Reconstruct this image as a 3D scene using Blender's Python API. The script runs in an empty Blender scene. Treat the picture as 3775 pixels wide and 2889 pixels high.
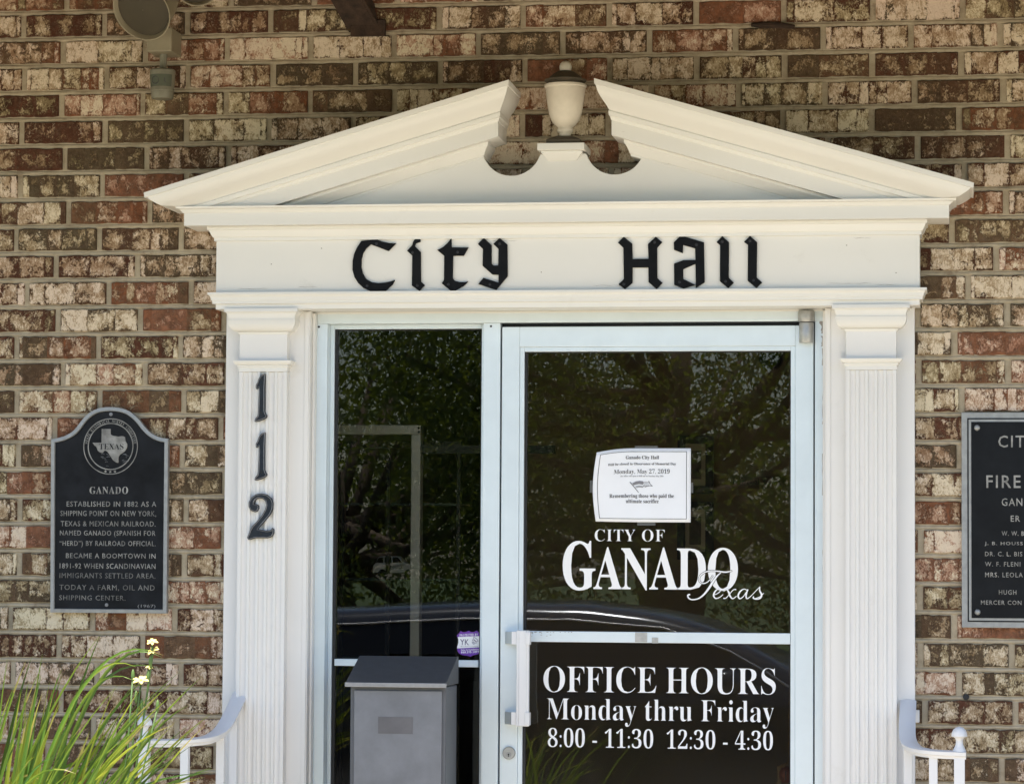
import bpy, bmesh, math, random
from mathutils import Vector, Matrix
random.seed(11)
R = math.radians
S = bpy.context.scene
COL = S.collection

# ---------------------------------------------------------------- camera
cam_d = bpy.data.cameras.new('camera')
cam = bpy.data.objects.new('camera', cam_d); COL.objects.link(cam)
YAW, PITCH, ROLL = -0.1478, 0.0559, 0.0061
fw = Vector((math.sin(YAW)*math.cos(PITCH), math.cos(YAW)*math.cos(PITCH), math.sin(PITCH)))
r0 = Vector((math.cos(YAW), -math.sin(YAW), 0)); u0 = r0.cross(fw)
rt = r0*math.cos(ROLL)+u0*math.sin(ROLL); up = u0*math.cos(ROLL)-r0*math.sin(ROLL)
mw = Matrix((rt, up, -fw)).transposed().to_4x4()
mw.translation = Vector((1.34, -9.0, 1.59))
cam.matrix_world = mw
cam_d.sensor_width = 36.0
cam_d.lens = 11467.87/3775*36.0
cam_d.clip_start = 0.1; cam_d.clip_end = 2000
S.camera = cam

# ---------------------------------------------------------------- light
SUN_EL, SUN_DX, SUN_DY = R(77), -0.35, -1.0
world = bpy.data.worlds.new('World'); S.world = world; world.use_nodes = True
wn = world.node_tree.nodes; wl = world.node_tree.links
sky = wn.new('ShaderNodeTexSky'); sky.sky_type = 'NISHITA'; sky.sun_disc = False
sky.sun_elevation = SUN_EL; sky.sun_rotation = math.atan2(SUN_DX, SUN_DY)
sky.air_density = 1.0; sky.dust_density = 1.5; sky.ozone_density = 1.0
wl.new(sky.outputs[0], wn['Background'].inputs[0]); wn['Background'].inputs[1].default_value = 0.11
sun_d = bpy.data.lights.new('sun', 'SUN'); sun_d.energy = 4.2; sun_d.angle = R(0.53); sun_d.color = (1.0, .94, .83)
sun = bpy.data.objects.new('sun', sun_d); COL.objects.link(sun)
hd = Vector((SUN_DX, SUN_DY, 0)).normalized()*math.cos(SUN_EL)
sun.rotation_euler = Vector((-hd.x, -hd.y, -math.sin(SUN_EL))).to_track_quat('-Z', 'Y').to_euler()
sun.location = (-3, -8, 20)
S.view_settings.view_transform = 'Standard'; S.view_settings.look = 'None'
S.view_settings.gamma = 1; S.view_settings.exposure = 1.57
try:
    S.view_settings.use_curve_mapping = False
except Exception:
    pass

# ---------------------------------------------------------------- helpers
def tag(o, label=None, cat=None, group=None, kind=None):
    if label: o['label'] = label
    if cat: o['category'] = cat
    if group: o['group'] = group
    if kind: o['kind'] = kind
    return o
def thing(name, label, cat, loc=(0, 0, 0), group=None):
    o = bpy.data.objects.new(name, None); COL.objects.link(o); o.location = loc
    o.empty_display_size = .05
    return tag(o, label, cat, group)
WM = {}
def origin_of(p):
    v = Vector((0, 0, 0))
    while p is not None:
        v = v + Vector(p.location); p = p.parent
    return v
def link(name, me, mat=None, parent=None, smooth=False, bevel=0.0, local=False):
    o = bpy.data.objects.new(name, me); COL.objects.link(o)
    if mat is not None and not me.materials: me.materials.append(mat)
    if parent is not None:
        if not local: me.transform(Matrix.Translation(-origin_of(parent)))
        o.parent = parent
    if smooth:
        me.polygons.foreach_set('use_smooth', [True]*len(me.polygons))
    if bevel:
        b = o.modifiers.new('bevel', 'BEVEL'); b.width = bevel; b.segments = 2; b.limit_method = 'ANGLE'; b.angle_limit = R(25)
    return o
class MB:
    """collects shapes; build() links them as ONE mesh object"""
    def __init__(s): s.v = []; s.f = []
    def add(s, vs, fs):
        n = len(s.v); s.v += [tuple(p) for p in vs]; s.f += [tuple(i+n for i in f) for f in fs]; return s
    def box(s, x0, x1, y0, y1, z0, z1):
        x0, x1 = min(x0, x1), max(x0, x1); y0, y1 = min(y0, y1), max(y0, y1); z0, z1 = min(z0, z1), max(z0, z1)
        return s.add([(x0,y0,z0),(x1,y0,z0),(x1,y1,z0),(x0,y1,z0),(x0,y0,z1),(x1,y0,z1),(x1,y1,z1),(x0,y1,z1)],
              [(0,3,2,1),(4,5,6,7),(0,1,5,4),(1,2,6,5),(2,3,7,6),(3,0,4,7)])
    def prism(s, poly, y0, y1):
        """polygon in x,z (any winding) from front y0 to back y1"""
        a = sum(p[0]*q[1]-q[0]*p[1] for p, q in zip(poly, poly[1:]+poly[:1]))
        if a < 0: poly = poly[::-1]
        n = len(poly)
        return s.add([(x,y0,z) for x,z in poly]+[(x,y1,z) for x,z in poly],
              [tuple(range(n)), tuple(range(2*n-1, n-1, -1))]+[(i, i+n, (i+1)%n+n, (i+1)%n) for i in range(n)])
    def loft(s, rings, caps=True, closed=True):
        n = len(rings[0]); vs = [p for r in rings for p in r]; fs = []
        m = n if closed else n-1
        for k in range(len(rings)-1):
            for i in range(m):
                j = (i+1) % n
                fs.append((k*n+i, k*n+j, (k+1)*n+j, (k+1)*n+i))
        if caps and closed:
            fs.append(tuple(range(n-1, -1, -1))); fs.append(tuple(range((len(rings)-1)*n, len(rings)*n)))
        return s.add(vs, fs)
    def lathe(s, prof, c, seg=32, axis='z', caps=True):
        rings = []
        for r, h in prof:
            ring = []
            for i in range(seg):
                a = 2*math.pi*i/seg; x, y = r*math.cos(a), r*math.sin(a)
                ring.append((c[0]+x, c[1]+y, c[2]+h) if axis == 'z' else ((c[0]+x, c[1]-h, c[2]+y) if axis == 'y' else (c[0]+h, c[1]+x, c[2]+y)))
            rings.append(ring)
        return s.loft(rings, caps)
    def tube(s, pts, r, seg=8, caps=True):
        pts = [Vector(p) for p in pts]; rings = []
        nrm = None
        for i, p in enumerate(pts):
            t = (pts[min(i+1, len(pts)-1)]-pts[max(i-1, 0)]).normalized()
            if nrm is None:
                nrm = t.orthogonal().normalized()
            else:
                nrm = (nrm - t*nrm.dot(t)).normalized()
            b = t.cross(nrm); rr = r[i] if isinstance(r, (list, tuple)) else r
            rings.append([p+(nrm*math.cos(2*math.pi*k/seg)+b*math.sin(2*math.pi*k/seg))*rr for k in range(seg)])
        return s.loft(rings, caps)
    def mesh(s, name):
        me = bpy.data.meshes.new(name); me.from_pydata(s.v, [], s.f); me.validate()
        bm = bmesh.new(); bm.from_mesh(me); bmesh.ops.recalc_face_normals(bm, faces=bm.faces); bm.to_mesh(me); bm.free()
        return me
    def build(s, name, mat, parent=None, smooth=False, bevel=0.0):
        return link(name, s.mesh(name), mat, parent, smooth, bevel)
def smooth_by_angle(o, ang=35):
    me = o.data
    bm = bmesh.new(); bm.from_mesh(me)
    for f in bm.faces: f.smooth = True
    for e in bm.edges:
        e.smooth = not (len(e.link_faces) == 2 and e.calc_face_angle(0) > R(ang))
    bm.to_mesh(me); bm.free()
    return o
def moulding(mb, prof, x0, x1, yb, yback=0.0):
    """horizontal moulding; prof = [(z, dy, dx)]; returned to the wall at both ends"""
    rings = [[(x0-dx, yback, z), (x0-dx, yb-dy, z), (x1+dx, yb-dy, z), (x1+dx, yback, z)] for z, dy, dx in prof]
    return mb.loft(rings)

# ---- text (the built-in font; its bold serif and script letters live in the mathematical range)
def serif(t):
    o = ''
    for c in t:
        if 'A' <= c <= 'Z': o += chr(0x1D400+ord(c)-65)
        elif 'a' <= c <= 'z': o += chr(0x1D41A+ord(c)-97)
        elif c.isdigit(): o += chr(0x1D7CE+int(c))
        else: o += c
    return o
def text_mesh(body, offset=0.0, extrude=0.0, res=3, spacing=1.0, shear=0.0):
    cu = bpy.data.curves.new('text', 'FONT'); cu.body = body; cu.offset = offset; cu.extrude = extrude; cu.resolution_u = res
    cu.space_character = spacing; cu.shear = shear
    o = bpy.data.objects.new('text', cu); COL.objects.link(o)
    dg = bpy.context.evaluated_depsgraph_get(); dg.update()
    me = bpy.data.meshes.new_from_object(o.evaluated_get(dg))
    bpy.data.objects.remove(o); bpy.data.curves.remove(cu)
    return me
def fit_text(body, x0, z0, x1, z1, y, depth=0.0, base=True, **kw):
    """list of vertices/faces of the text scaled into the rectangle on the plane y, facing -y"""
    me = text_mesh(body, extrude=.05 if depth else 0.0, **kw)
    vs = [v.co.copy() for v in me.vertices]; fs = [tuple(p.vertices) for p in me.polygons]
    bpy.data.meshes.remove(me)
    xa, xb = min(v.x for v in vs), max(v.x for v in vs); ya, yb = min(v.y for v in vs), max(v.y for v in vs)
    za = min(v.z for v in vs); zb = max(max(v.z for v in vs), za+1e-6)
    out = [(x0+(v.x-xa)/(xb-xa)*(x1-x0), y-((v.z-za)/(zb-za)*depth if depth else 0.0), z0+(v.y-ya)/(yb-ya)*(z1-z0)) for v in vs]
    return out, fs

# ---------------------------------------------------------------- materials
def mat_new(name):
    m = bpy.data.materials.new(name); m.use_nodes = True
    nt = m.node_tree; return m, nt, nt.nodes['Principled BSDF']
def N(nt, t, **kw):
    n = nt.nodes.new(t)
    for k, v in kw.items():
        if hasattr(n, k): setattr(n, k, v)
        else: n.inputs[k.replace('_', ' ')].default_value = v
    return n
def ramp(nt, stops, src=None, interp='LINEAR'):
    n = nt.nodes.new('ShaderNodeValToRGB'); cr = n.color_ramp; cr.interpolation = interp
    while len(cr.elements) < len(stops): cr.elements.new(.5)
    for e, (p, c) in zip(cr.elements, stops):
        e.position = p; e.color = (c, c, c, 1) if isinstance(c, (int, float)) else (*c, 1)
    if src: nt.links.new(src, n.inputs[0])
    return n
def mixc(nt, fac, a, b, mode='MIX'):
    n = nt.nodes.new('ShaderNodeMix'); n.data_type = 'RGBA'; n.blend_type = mode
    for sock, val in ((n.inputs['Factor'], fac), (n.inputs[6], a), (n.inputs[7], b)):
        if isinstance(val, bpy.types.NodeSocket): nt.links.new(val, sock)
        elif isinstance(val, (int, float)): sock.default_value = val
        else: sock.default_value = (*val, 1)
    return n.outputs[2]
def mth(nt, op, a, b=None, c=None):
    n = nt.nodes.new('ShaderNodeMath'); n.operation = op
    for i, v in enumerate((a, b, c)):
        if v is None: continue
        if isinstance(v, bpy.types.NodeSocket): nt.links.new(v, n.inputs[i])
        else: n.inputs[i].default_value = v
    return n.outputs[0]
def worldpos(nt):
    return nt.nodes.new('ShaderNodeNewGeometry').outputs['Position']
def noise(nt, vec, scale, detail=4, rough=.55, dist=0.0, sc=None):
    if sc is not None:
        mp = nt.nodes.new('ShaderNodeMapping'); mp.inputs['Scale'].default_value = sc
        nt.links.new(vec, mp.inputs['Vector']); vec = mp.outputs[0]
    n = N(nt, 'ShaderNodeTexNoise'); n.inputs['Scale'].default_value = scale; n.inputs['Detail'].default_value = detail
    n.inputs['Roughness'].default_value = rough; n.inputs['Distortion'].default_value = dist
    nt.links.new(vec, n.inputs['Vector']); return n.outputs['Fac']
def bump(nt, bsdf, h, strength=.3, dist=.002):
    b = N(nt, 'ShaderNodeBump'); b.inputs['Strength'].default_value = strength; b.inputs['Distance'].default_value = dist
    nt.links.new(h, b.inputs['Height']); nt.links.new(b.outputs[0], bsdf.inputs['Normal'])
def simple(name, col, rough=.5, metal=0.0, var=0.0, scale=20, b=0.0, bd=.001, bs=60, spec=None):
    m, nt, p = mat_new(name)
    p.inputs['Roughness'].default_value = rough; p.inputs['Metallic'].default_value = metal
    if spec is not None: p.inputs['Specular IOR Level'].default_value = spec
    if var or b: pos = worldpos(nt)
    if var:
        n1 = noise(nt, pos, scale, 6, .6)
        r = ramp(nt, [(.3, tuple(c*(1-var) for c in col)), (.7, tuple(min(1, c*(1+var)) for c in col))], n1)
        nt.links.new(r.outputs[0], p.inputs['Base Color'])
    else: p.inputs['Base Color'].default_value = (*col, 1)
    if b: bump(nt, p, noise(nt, pos, bs, 5, .6), b, bd)
    return m
def paint(name, col, grain=(6, 6, 90), wear=.5, rough=.42):
    m, nt, p = mat_new(name); pos = worldpos(nt)
    n1 = noise(nt, pos, 2.2, 5, .6)
    c = mixc(nt, n1, tuple(x*.90 for x in col), tuple(min(1, x*1.03) for x in col))
    n2 = noise(nt, pos, 9, 8, .75, sc=(1, 1, 1))
    dirt = ramp(nt, [(.60, 0), (.80, .30)], n2)
    c = mixc(nt, dirt.outputs[0], c, (.50, .46, .40))
    n4 = noise(nt, pos, 1.0, 3, .6, sc=tuple(g*1.6 for g in grain))
    crack = ramp(nt, [(.745, 0), (.78, wear)], n4)
    c = mixc(nt, crack.outputs[0], c, (.36, .33, .30))
    nt.links.new(c, p.inputs['Base Color']); p.inputs['Roughness'].default_value = rough
    g = noise(nt, pos, 1.0, 6, .6, sc=grain)
    bump(nt, p, g, .05, .0005)
    return m

M = {}
M['white'] = paint('white_paint', (.80, .785, .745))
M['white_v'] = paint('white_paint_upright', (.80, .785, .765), grain=(90, 90, 6), wear=.12)
M['rail'] = paint('white_rail_paint', (.76, .76, .77), grain=(40, 40, 40), wear=.6, rough=.4)
M['bracket'] = simple('bracket_metal', (.55, .57, .58), .28, .95)
M['crack'] = simple('paint_crack', (.33, .30, .27), .8)
M['peel'] = simple('bare_weathered_metal', (.36, .33, .31), .7, 0, .3, 60)
M['alu'] = simple('aluminium', (.72, .795, .84), .36, .3, .04, 8, .05, .0004, 200)
M['alu_dark'] = simple('dull_steel', (.42, .42, .41), .42, .75, .12, 60, .1, .0005, 300)
M['gasket'] = simple('black_rubber', (.012, .012, .013), .6)
M['black'] = simple('black_plastic', (.009, .0092, .0105), .4, 0, .3, 25, .1, .0006, 120, .08)
M['screw'] = simple('dark_screw', (.035, .035, .04), .4, .6)
M['num_face'] = simple('charcoal_enamel', (.022, .027, .036), .35, 0, .25, 60, 0, .001, 60, .2)
M['num_rim'] = simple('worn_rim', (.22, .22, .23), .4, .4, .2, 90)
M['plaque_face'] = simple('black_plaque_paint', (.010, .011, .0135), .5, 0, .5, 16, .3, .0008, 220, .15)
M['plaque_metal'] = simple('cast_aluminium', (.33, .335, .33), .5, .45, .15, 40, .25, .001, 200)
M['plaque_text'] = simple('worn_silver', (.29, .28, .26), .5, .4, .45, 30)
M['plaque_text_worn'] = simple('worn_silver_faded', (.17, .165, .155), .5, .4, .6, 30)
M['slate_plaque'] = simple('black_enamel', (.008, .009, .011), .42, 0, .3, 14, 0, .001, 60, .15)
M['vinyl'] = simple('white_vinyl', (.86, .86, .87), .5)
M['paper'] = simple('paper', (.84, .86, .91), .8, 0, .02, 10)
M['ink'] = simple('ink', (.05, .05, .055), .7)
M['ink_grey'] = simple('grey_ink', (.22, .22, .24), .7)
M['purple'] = simple('purple_vinyl', (.16, .04, .36), .4)
M['purple_ink'] = simple('purple_ink', (.07, .04, .13), .5)
M['box_body'] = simple('slate_box_paint', (.175, .182, .205), .42, .2, .18, 9, .12, .0008, 40)
M['box_side'] = simple('slate_box_flange', (.10, .105, .12), .42, .2, .1, 12)
M['box_lid'] = simple('charcoal_lid', (.055, .057, .063), .5, .1, .12, 40, .1, .0006, 200)
M['box_edge'] = simple('lid_lip', (.30, .30, .31), .4, .3, .1, 50)
M['rust'] = simple('rusty_steel', (.036, .020, .012), .9, 0, .6, 35, .6, .004, 90)
M['fixture'] = simple('fixture_paint', (.27, .235, .16), .5, 0, .1, 20)
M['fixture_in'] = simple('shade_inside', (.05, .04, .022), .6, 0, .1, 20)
M['sensor'] = simple('sensor_plastic', (.20, .19, .14), .45, 0, .12, 30)
M['sensor_lab'] = simple('sensor_label', (.085, .095, .065), .5)
M['concrete'] = simple('pale_concrete', (.50, .44, .345), .9, 0, .12, 3, .3, .004, 40)
M['asphalt'] = simple('asphalt', (.055, .055, .058), .9, 0, .2, 12, .3, .004, 80)
M['lawn'] = simple('lawn', (.05, .085, .022), .95, 0, .35, 2.5, .5, .03, 40)
M['soil'] = simple('soil', (.06, .04, .025), .95, 0, .3, 12, .4, .01, 40)
M['soffit'] = simple('soffit_boards', (.15, .088, .032), .7, 0, .2, 6, .3, .003, 30)
M['in_wall'] = simple('interior_paint', (.21, .155, .095), .8, 0, .04, 2)
M['in_floor'] = simple('interior_tile', (.30, .26, .21), .5)
M['in_frame'] = simple('interior_aluminium', (.60, .59, .55), .4, .3)
M['dark_wood'] = simple('dark_frame', (.012, .011, .010), .45)
M['mat_board'] = simple('picture_mount', (.42, .36, .27), .8)
M['dim_print'] = simple('old_print', (.12, .10, .08), .8, 0, .4, 25)
M['cord'] = simple('hemp_cord', (.20, .13, .06), .9)
M['bell'] = simple('rusty_bell', (.16, .045, .025), .55, .4, .4, 50, .3, .002, 90)
M['carpaint'] = simple('dark_car_paint', (.06, .07, .09), .14, .55)
M['urn'] = simple('weathered_urn_paint', (.68, .62, .52), .5, 0, .07, 25)
M['urn_dark'] = simple('dark_lid_paint', (.075, .06, .04), .7, 0, .3, 30)  # urn lid and base: grey-brown, darker than the urn body
M['carglass'] = simple('dark_car_glass', (.006, .007, .008), .05)
M['chrome'] = simple('chrome', (.5, .52, .55), .3, 1.0)
M['tyre'] = simple('tyre', (.02, .02, .02), .85)
M['bark'] = simple('bark', (.09, .065, .045), .9, 0, .3, 8, .6, .02, 12)
M['toy'] = simple('toy_white', (.75, .75, .75), .3)
M['shelf'] = simple('shelf_glass_edge', (.10, .13, .12), .2)
M['tape'] = simple('clear_tape', (.11, .11, .105), .3)

def glass_mat():
    m, nt, p = mat_new('window_glass')
    nt.nodes.remove(p)
    out = nt.nodes['Material Output']
    tr = N(nt, 'ShaderNodeBsdfTransparent'); tr.inputs[0].default_value = (.78, .77, .73, 1)
    gl = N(nt, 'ShaderNodeBsdfGlossy'); gl.inputs['Roughness'].default_value = .005; gl.inputs[0].default_value = (.95, .97, 1, 1)
    fr = N(nt, 'ShaderNodeFresnel'); fr.inputs[0].default_value = 1.52
    mx = N(nt, 'ShaderNodeMixShader')
    n = noise(nt, worldpos(nt), 1.6, 2, .5)
    b = N(nt, 'ShaderNodeBump'); b.inputs['Strength'].default_value = .05; b.inputs['Distance'].default_value = .01
    nt.links.new(n, b.inputs['Height']); nt.links.new(b.outputs[0], gl.inputs['Normal'])
    nt.links.new(fr.outputs[0], mx.inputs[0]); nt.links.new(tr.outputs[0], mx.inputs[1]); nt.links.new(gl.outputs[0], mx.inputs[2])
    nt.links.new(mx.outputs[0], out.inputs[0])
    return m
M['glass'] = glass_mat()

def brick_mat():
    m, nt, p = mat_new('whitewashed_brick')
    L = nt.links
    at = N(nt, 'ShaderNodeAttribute'); at.attribute_name = 'brick'
    sp = N(nt, 'ShaderNodeSeparateColor'); L.new(at.outputs['Color'], sp.inputs[0])
    hue, cov, tone = sp.outputs[0], sp.outputs[1], sp.outputs[2]
    pos = worldpos(nt)
    sh = N(nt, 'ShaderNodeVectorMath'); sh.operation = 'MULTIPLY_ADD'
    L.new(at.outputs['Color'], sh.inputs[0]); sh.inputs[1].default_value = (3.1, 0, 5.3); L.new(pos, sh.inputs[2])
    v = sh.outputs[0]
    base = ramp(nt, [(0, (.085, .030, .016)), (.22, (.125, .048, .026)), (.40, (.115, .066, .036)), (.56, (.105, .080, .046)),
                     (.74, (.16, .100, .056)), (.88, (.24, .088, .040)), (1, (.31, .135, .075))], hue)
    big = noise(nt, v, 34, 7, .68, .4)
    c = mixc(nt, ramp(nt, [(.36, 0), (.66, .75)], big).outputs[0], base.outputs[0], (.042, .022, .013))
    bl = noise(nt, v, 110, 8, .75, .6)
    c = mixc(nt, ramp(nt, [(.50, 0), (.64, .55)], bl).outputs[0], c, (.19, .13, .09))
    # the wash survives in the middle of each kiln band and has flaked off towards its edges
    uv = N(nt, 'ShaderNodeUVMap'); uv.uv_map = 'band'
    su = N(nt, 'ShaderNodeSeparateXYZ'); L.new(uv.outputs[0], su.inputs[0])
    def rim(sock, width):
        e = mth(nt, 'MINIMUM', sock, mth(nt, 'SUBTRACT', 1.0, sock)); return mth(nt, 'MULTIPLY', e, width)
    d = mth(nt, 'MINIMUM', rim(su.outputs[0], at.outputs['Alpha']), rim(su.outputs[1], .0645))
    edge = ramp(nt, [(0, 1), (.30, .35), (1, 0)], mth(nt, 'MULTIPLY', d, 48))
    low = noise(nt, v, 20, 4, .55)
    f1 = noise(nt, v, 62, 12, .78, 1.5)
    f2 = noise(nt, v, 1.0, 9, .74, 1.6, sc=(130, 40, 70))
    fl = mth(nt, 'ADD', mth(nt, 'MULTIPLY', mth(nt, 'SUBTRACT', f1, .5), 1.25), mth(nt, 'MULTIPLY', mth(nt, 'SUBTRACT', f2, .5), .55))
    fl = mth(nt, 'ADD', fl, mth(nt, 'MULTIPLY', mth(nt, 'SUBTRACT', low, .5), 1.15))
    fl = mth(nt, 'ADD', fl, mth(nt, 'MULTIPLY', mth(nt, 'SUBTRACT', cov, .5), .36))
    fl = mth(nt, 'SUBTRACT', fl, mth(nt, 'MULTIPLY', edge.outputs[0], .26))
    f3 = noise(nt, v, 210, 6, .7, .5)
    fl = mth(nt, 'ADD', fl, mth(nt, 'MULTIPLY', mth(nt, 'SUBTRACT', f3, .5), .45))
    fl = mth(nt, 'ADD', fl, .625)
    coat = ramp(nt, [(.455, 0), (.525, 1)], fl)
    # the coat itself: brushed grey-brown where thin, chalk white where thick
    low2 = noise(nt, v, 30, 5, .6, .3)
    th = mth(nt, 'ADD', mth(nt, 'MULTIPLY', mth(nt, 'SUBTRACT', f2, .5), 2.3), mth(nt, 'MULTIPLY', mth(nt, 'SUBTRACT', low2, .5), 1.7))
    th = mth(nt, 'ADD', th, mth(nt, 'MULTIPLY', mth(nt, 'SUBTRACT', fl, .6), .55))
    th = mth(nt, 'ADD', th, mth(nt, 'ADD', mth(nt, 'MULTIPLY', mth(nt, 'SUBTRACT', cov, .5), .62), .47))
    thin = mixc(nt, tone, (.255, .150, .085), (.21, .155, .082))
    thin = mixc(nt, ramp(nt, [(.8, 0), (.95, .75)], hue).outputs[0], thin, (.34, .15, .095))
    mid = mixc(nt, tone, (.44, .305, .20), (.40, .315, .185))
    mid = mixc(nt, ramp(nt, [(.8, 0), (.95, .6)], hue).outputs[0], mid, (.50, .27, .20))
    wcol = mixc(nt, tone, (.72, .575, .46), (.70, .61, .43))
    cc = mixc(nt, ramp(nt, [(.22, 0), (.50, 1)], th).outputs[0], thin, mid)
    white = ramp(nt, [(.56, 0), (.84, 1)], th)
    cc = mixc(nt, white.outputs[0], cc, wcol)
    c = mixc(nt, coat.outputs[0], c, cc)
    pit = ramp(nt, [(.29, .9), (.34, 0)], noise(nt, v, 42, 8, .66, .7))
    c = mixc(nt, pit.outputs[0], c, (.028, .016, .012))
    L.new(c, p.inputs['Base Color']); p.inputs['Roughness'].default_value = .95; p.inputs['Specular IOR Level'].default_value = .2
    h = mth(nt, 'ADD', mth(nt, 'MULTIPLY', coat.outputs[0], .8), mth(nt, 'ADD', f2, noise(nt, v, 120, 6, .7)))
    bump(nt, p, h, .9, .0024)
    return m
M['brick'] = brick_mat()
def mortar_mat():
    m, nt, p = mat_new('mortar'); pos = worldpos(nt)
    c = ramp(nt, [(.25, (.28, .225, .145)), (.5, (.43, .36, .255)), (.78, (.55, .48, .36))], noise(nt, pos, 14, 9, .75))
    c2 = mixc(nt, ramp(nt, [(.56, 0), (.70, .65)], noise(nt, pos, 13, 9, .75)).outputs[0], c.outputs[0], (.17, .115, .075))
    nt.links.new(c2, p.inputs['Base Color']); p.inputs['Roughness'].default_value = .95
    bump(nt, p, noise(nt, pos, 160, 6, .7), .7, .002)
    return m
M['mortar'] = mortar_mat()
def leaf_mat(name, stops, trans=.35, attr='leaf', rough=.45):
    m, nt, p = mat_new(name)
    at = N(nt, 'ShaderNodeAttribute'); at.attribute_name = attr
    r = ramp(nt, stops, at.outputs['Fac'])
    nt.links.new(r.outputs[0], p.inputs['Base Color']); p.inputs['Roughness'].default_value = rough
    tl = N(nt, 'ShaderNodeBsdfTranslucent')
    g = mixc(nt, .5, r.outputs[0], (.5, .6, .05))
    nt.links.new(g, tl.inputs[0])
    mx = N(nt, 'ShaderNodeMixShader'); mx.inputs[0].default_value = trans
    nt.links.new(p.outputs[0], mx.inputs[1]); nt.links.new(tl.outputs[0], mx.inputs[2])
    nt.links.new(mx.outputs[0], nt.nodes['Material Output'].inputs[0])
    return m
M['blade'] = leaf_mat('lily_blade', [(0, (.018, .055, .012)), (.40, (.055, .15, .018)), (.72, (.13, .25, .022)), (.92, (.30, .33, .03)), (1, (.42, .34, .11))], .38)
M['leaf'] = leaf_mat('oak_leaf', [(0, (.022, .042, .012)), (.6, (.048, .085, .021)), (1, (.10, .15, .036))], .3, rough=.8)
M['petal'] = simple('petal', (.80, .70, .20), .6)
M['bud'] = simple('bud', (.45, .42, .12), .6)
# ================================================================ setting
def sheet(name, x0, x1, y0, y1, z, mat, th=.3):
    mb = MB().box(x0, x1, y0, y1, z-th, z)
    o = mb.build(name, mat); return tag(o, kind='structure')
sheet('ground', -300, 300, -400, 200, -.012, M['lawn'])
sheet('parking_lot', -40, 40, -12, -3.4, 0.0, M['concrete'], .2)
sheet('street', -300, 300, -27, -19, -.004, M['asphalt'], .2)
sheet('walkway', -1.25, 1.6, -3.4, -1.5, 0.02, M['concrete'], .2)
sheet('porch_step', -1.35, 1.72, -1.5, .02, .15, M['concrete'], .4)
sheet('planting_bed', -6, -1.36, -3.39, -.02, .015, M['soil'], .2)
sheet('planting_bed', 1.73, 6, -3.39, -.02, .015, M['soil'], .2)
sheet('interior_floor', -3, 3.5, .13, 5.2, .16, M['in_floor'], .1)
sheet('interior_ceiling', -3, 3.5, .2, 5.2, 2.9, M['in_wall'], .1)
mb = MB().box(-3, 3.5, 5.2, 5.3, .1, 2.9); tag(mb.build('interior_wall', M['in_wall']), kind='structure')
mb = MB().box(-3.1, -3, .2, 5.2, .1, 2.9).box(3.5, 3.6, .2, 5.2, .1, 2.9); tag(mb.build('interior_wall', M['in_wall']), kind='structure')
# wall with the framed prints stands nearer, to the right
mb = MB().box(-.265, 3.49, 1.525, 1.62, .165, 2.79); tag(mb.build('interior_wall', M['in_wall']), kind='structure')

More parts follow.
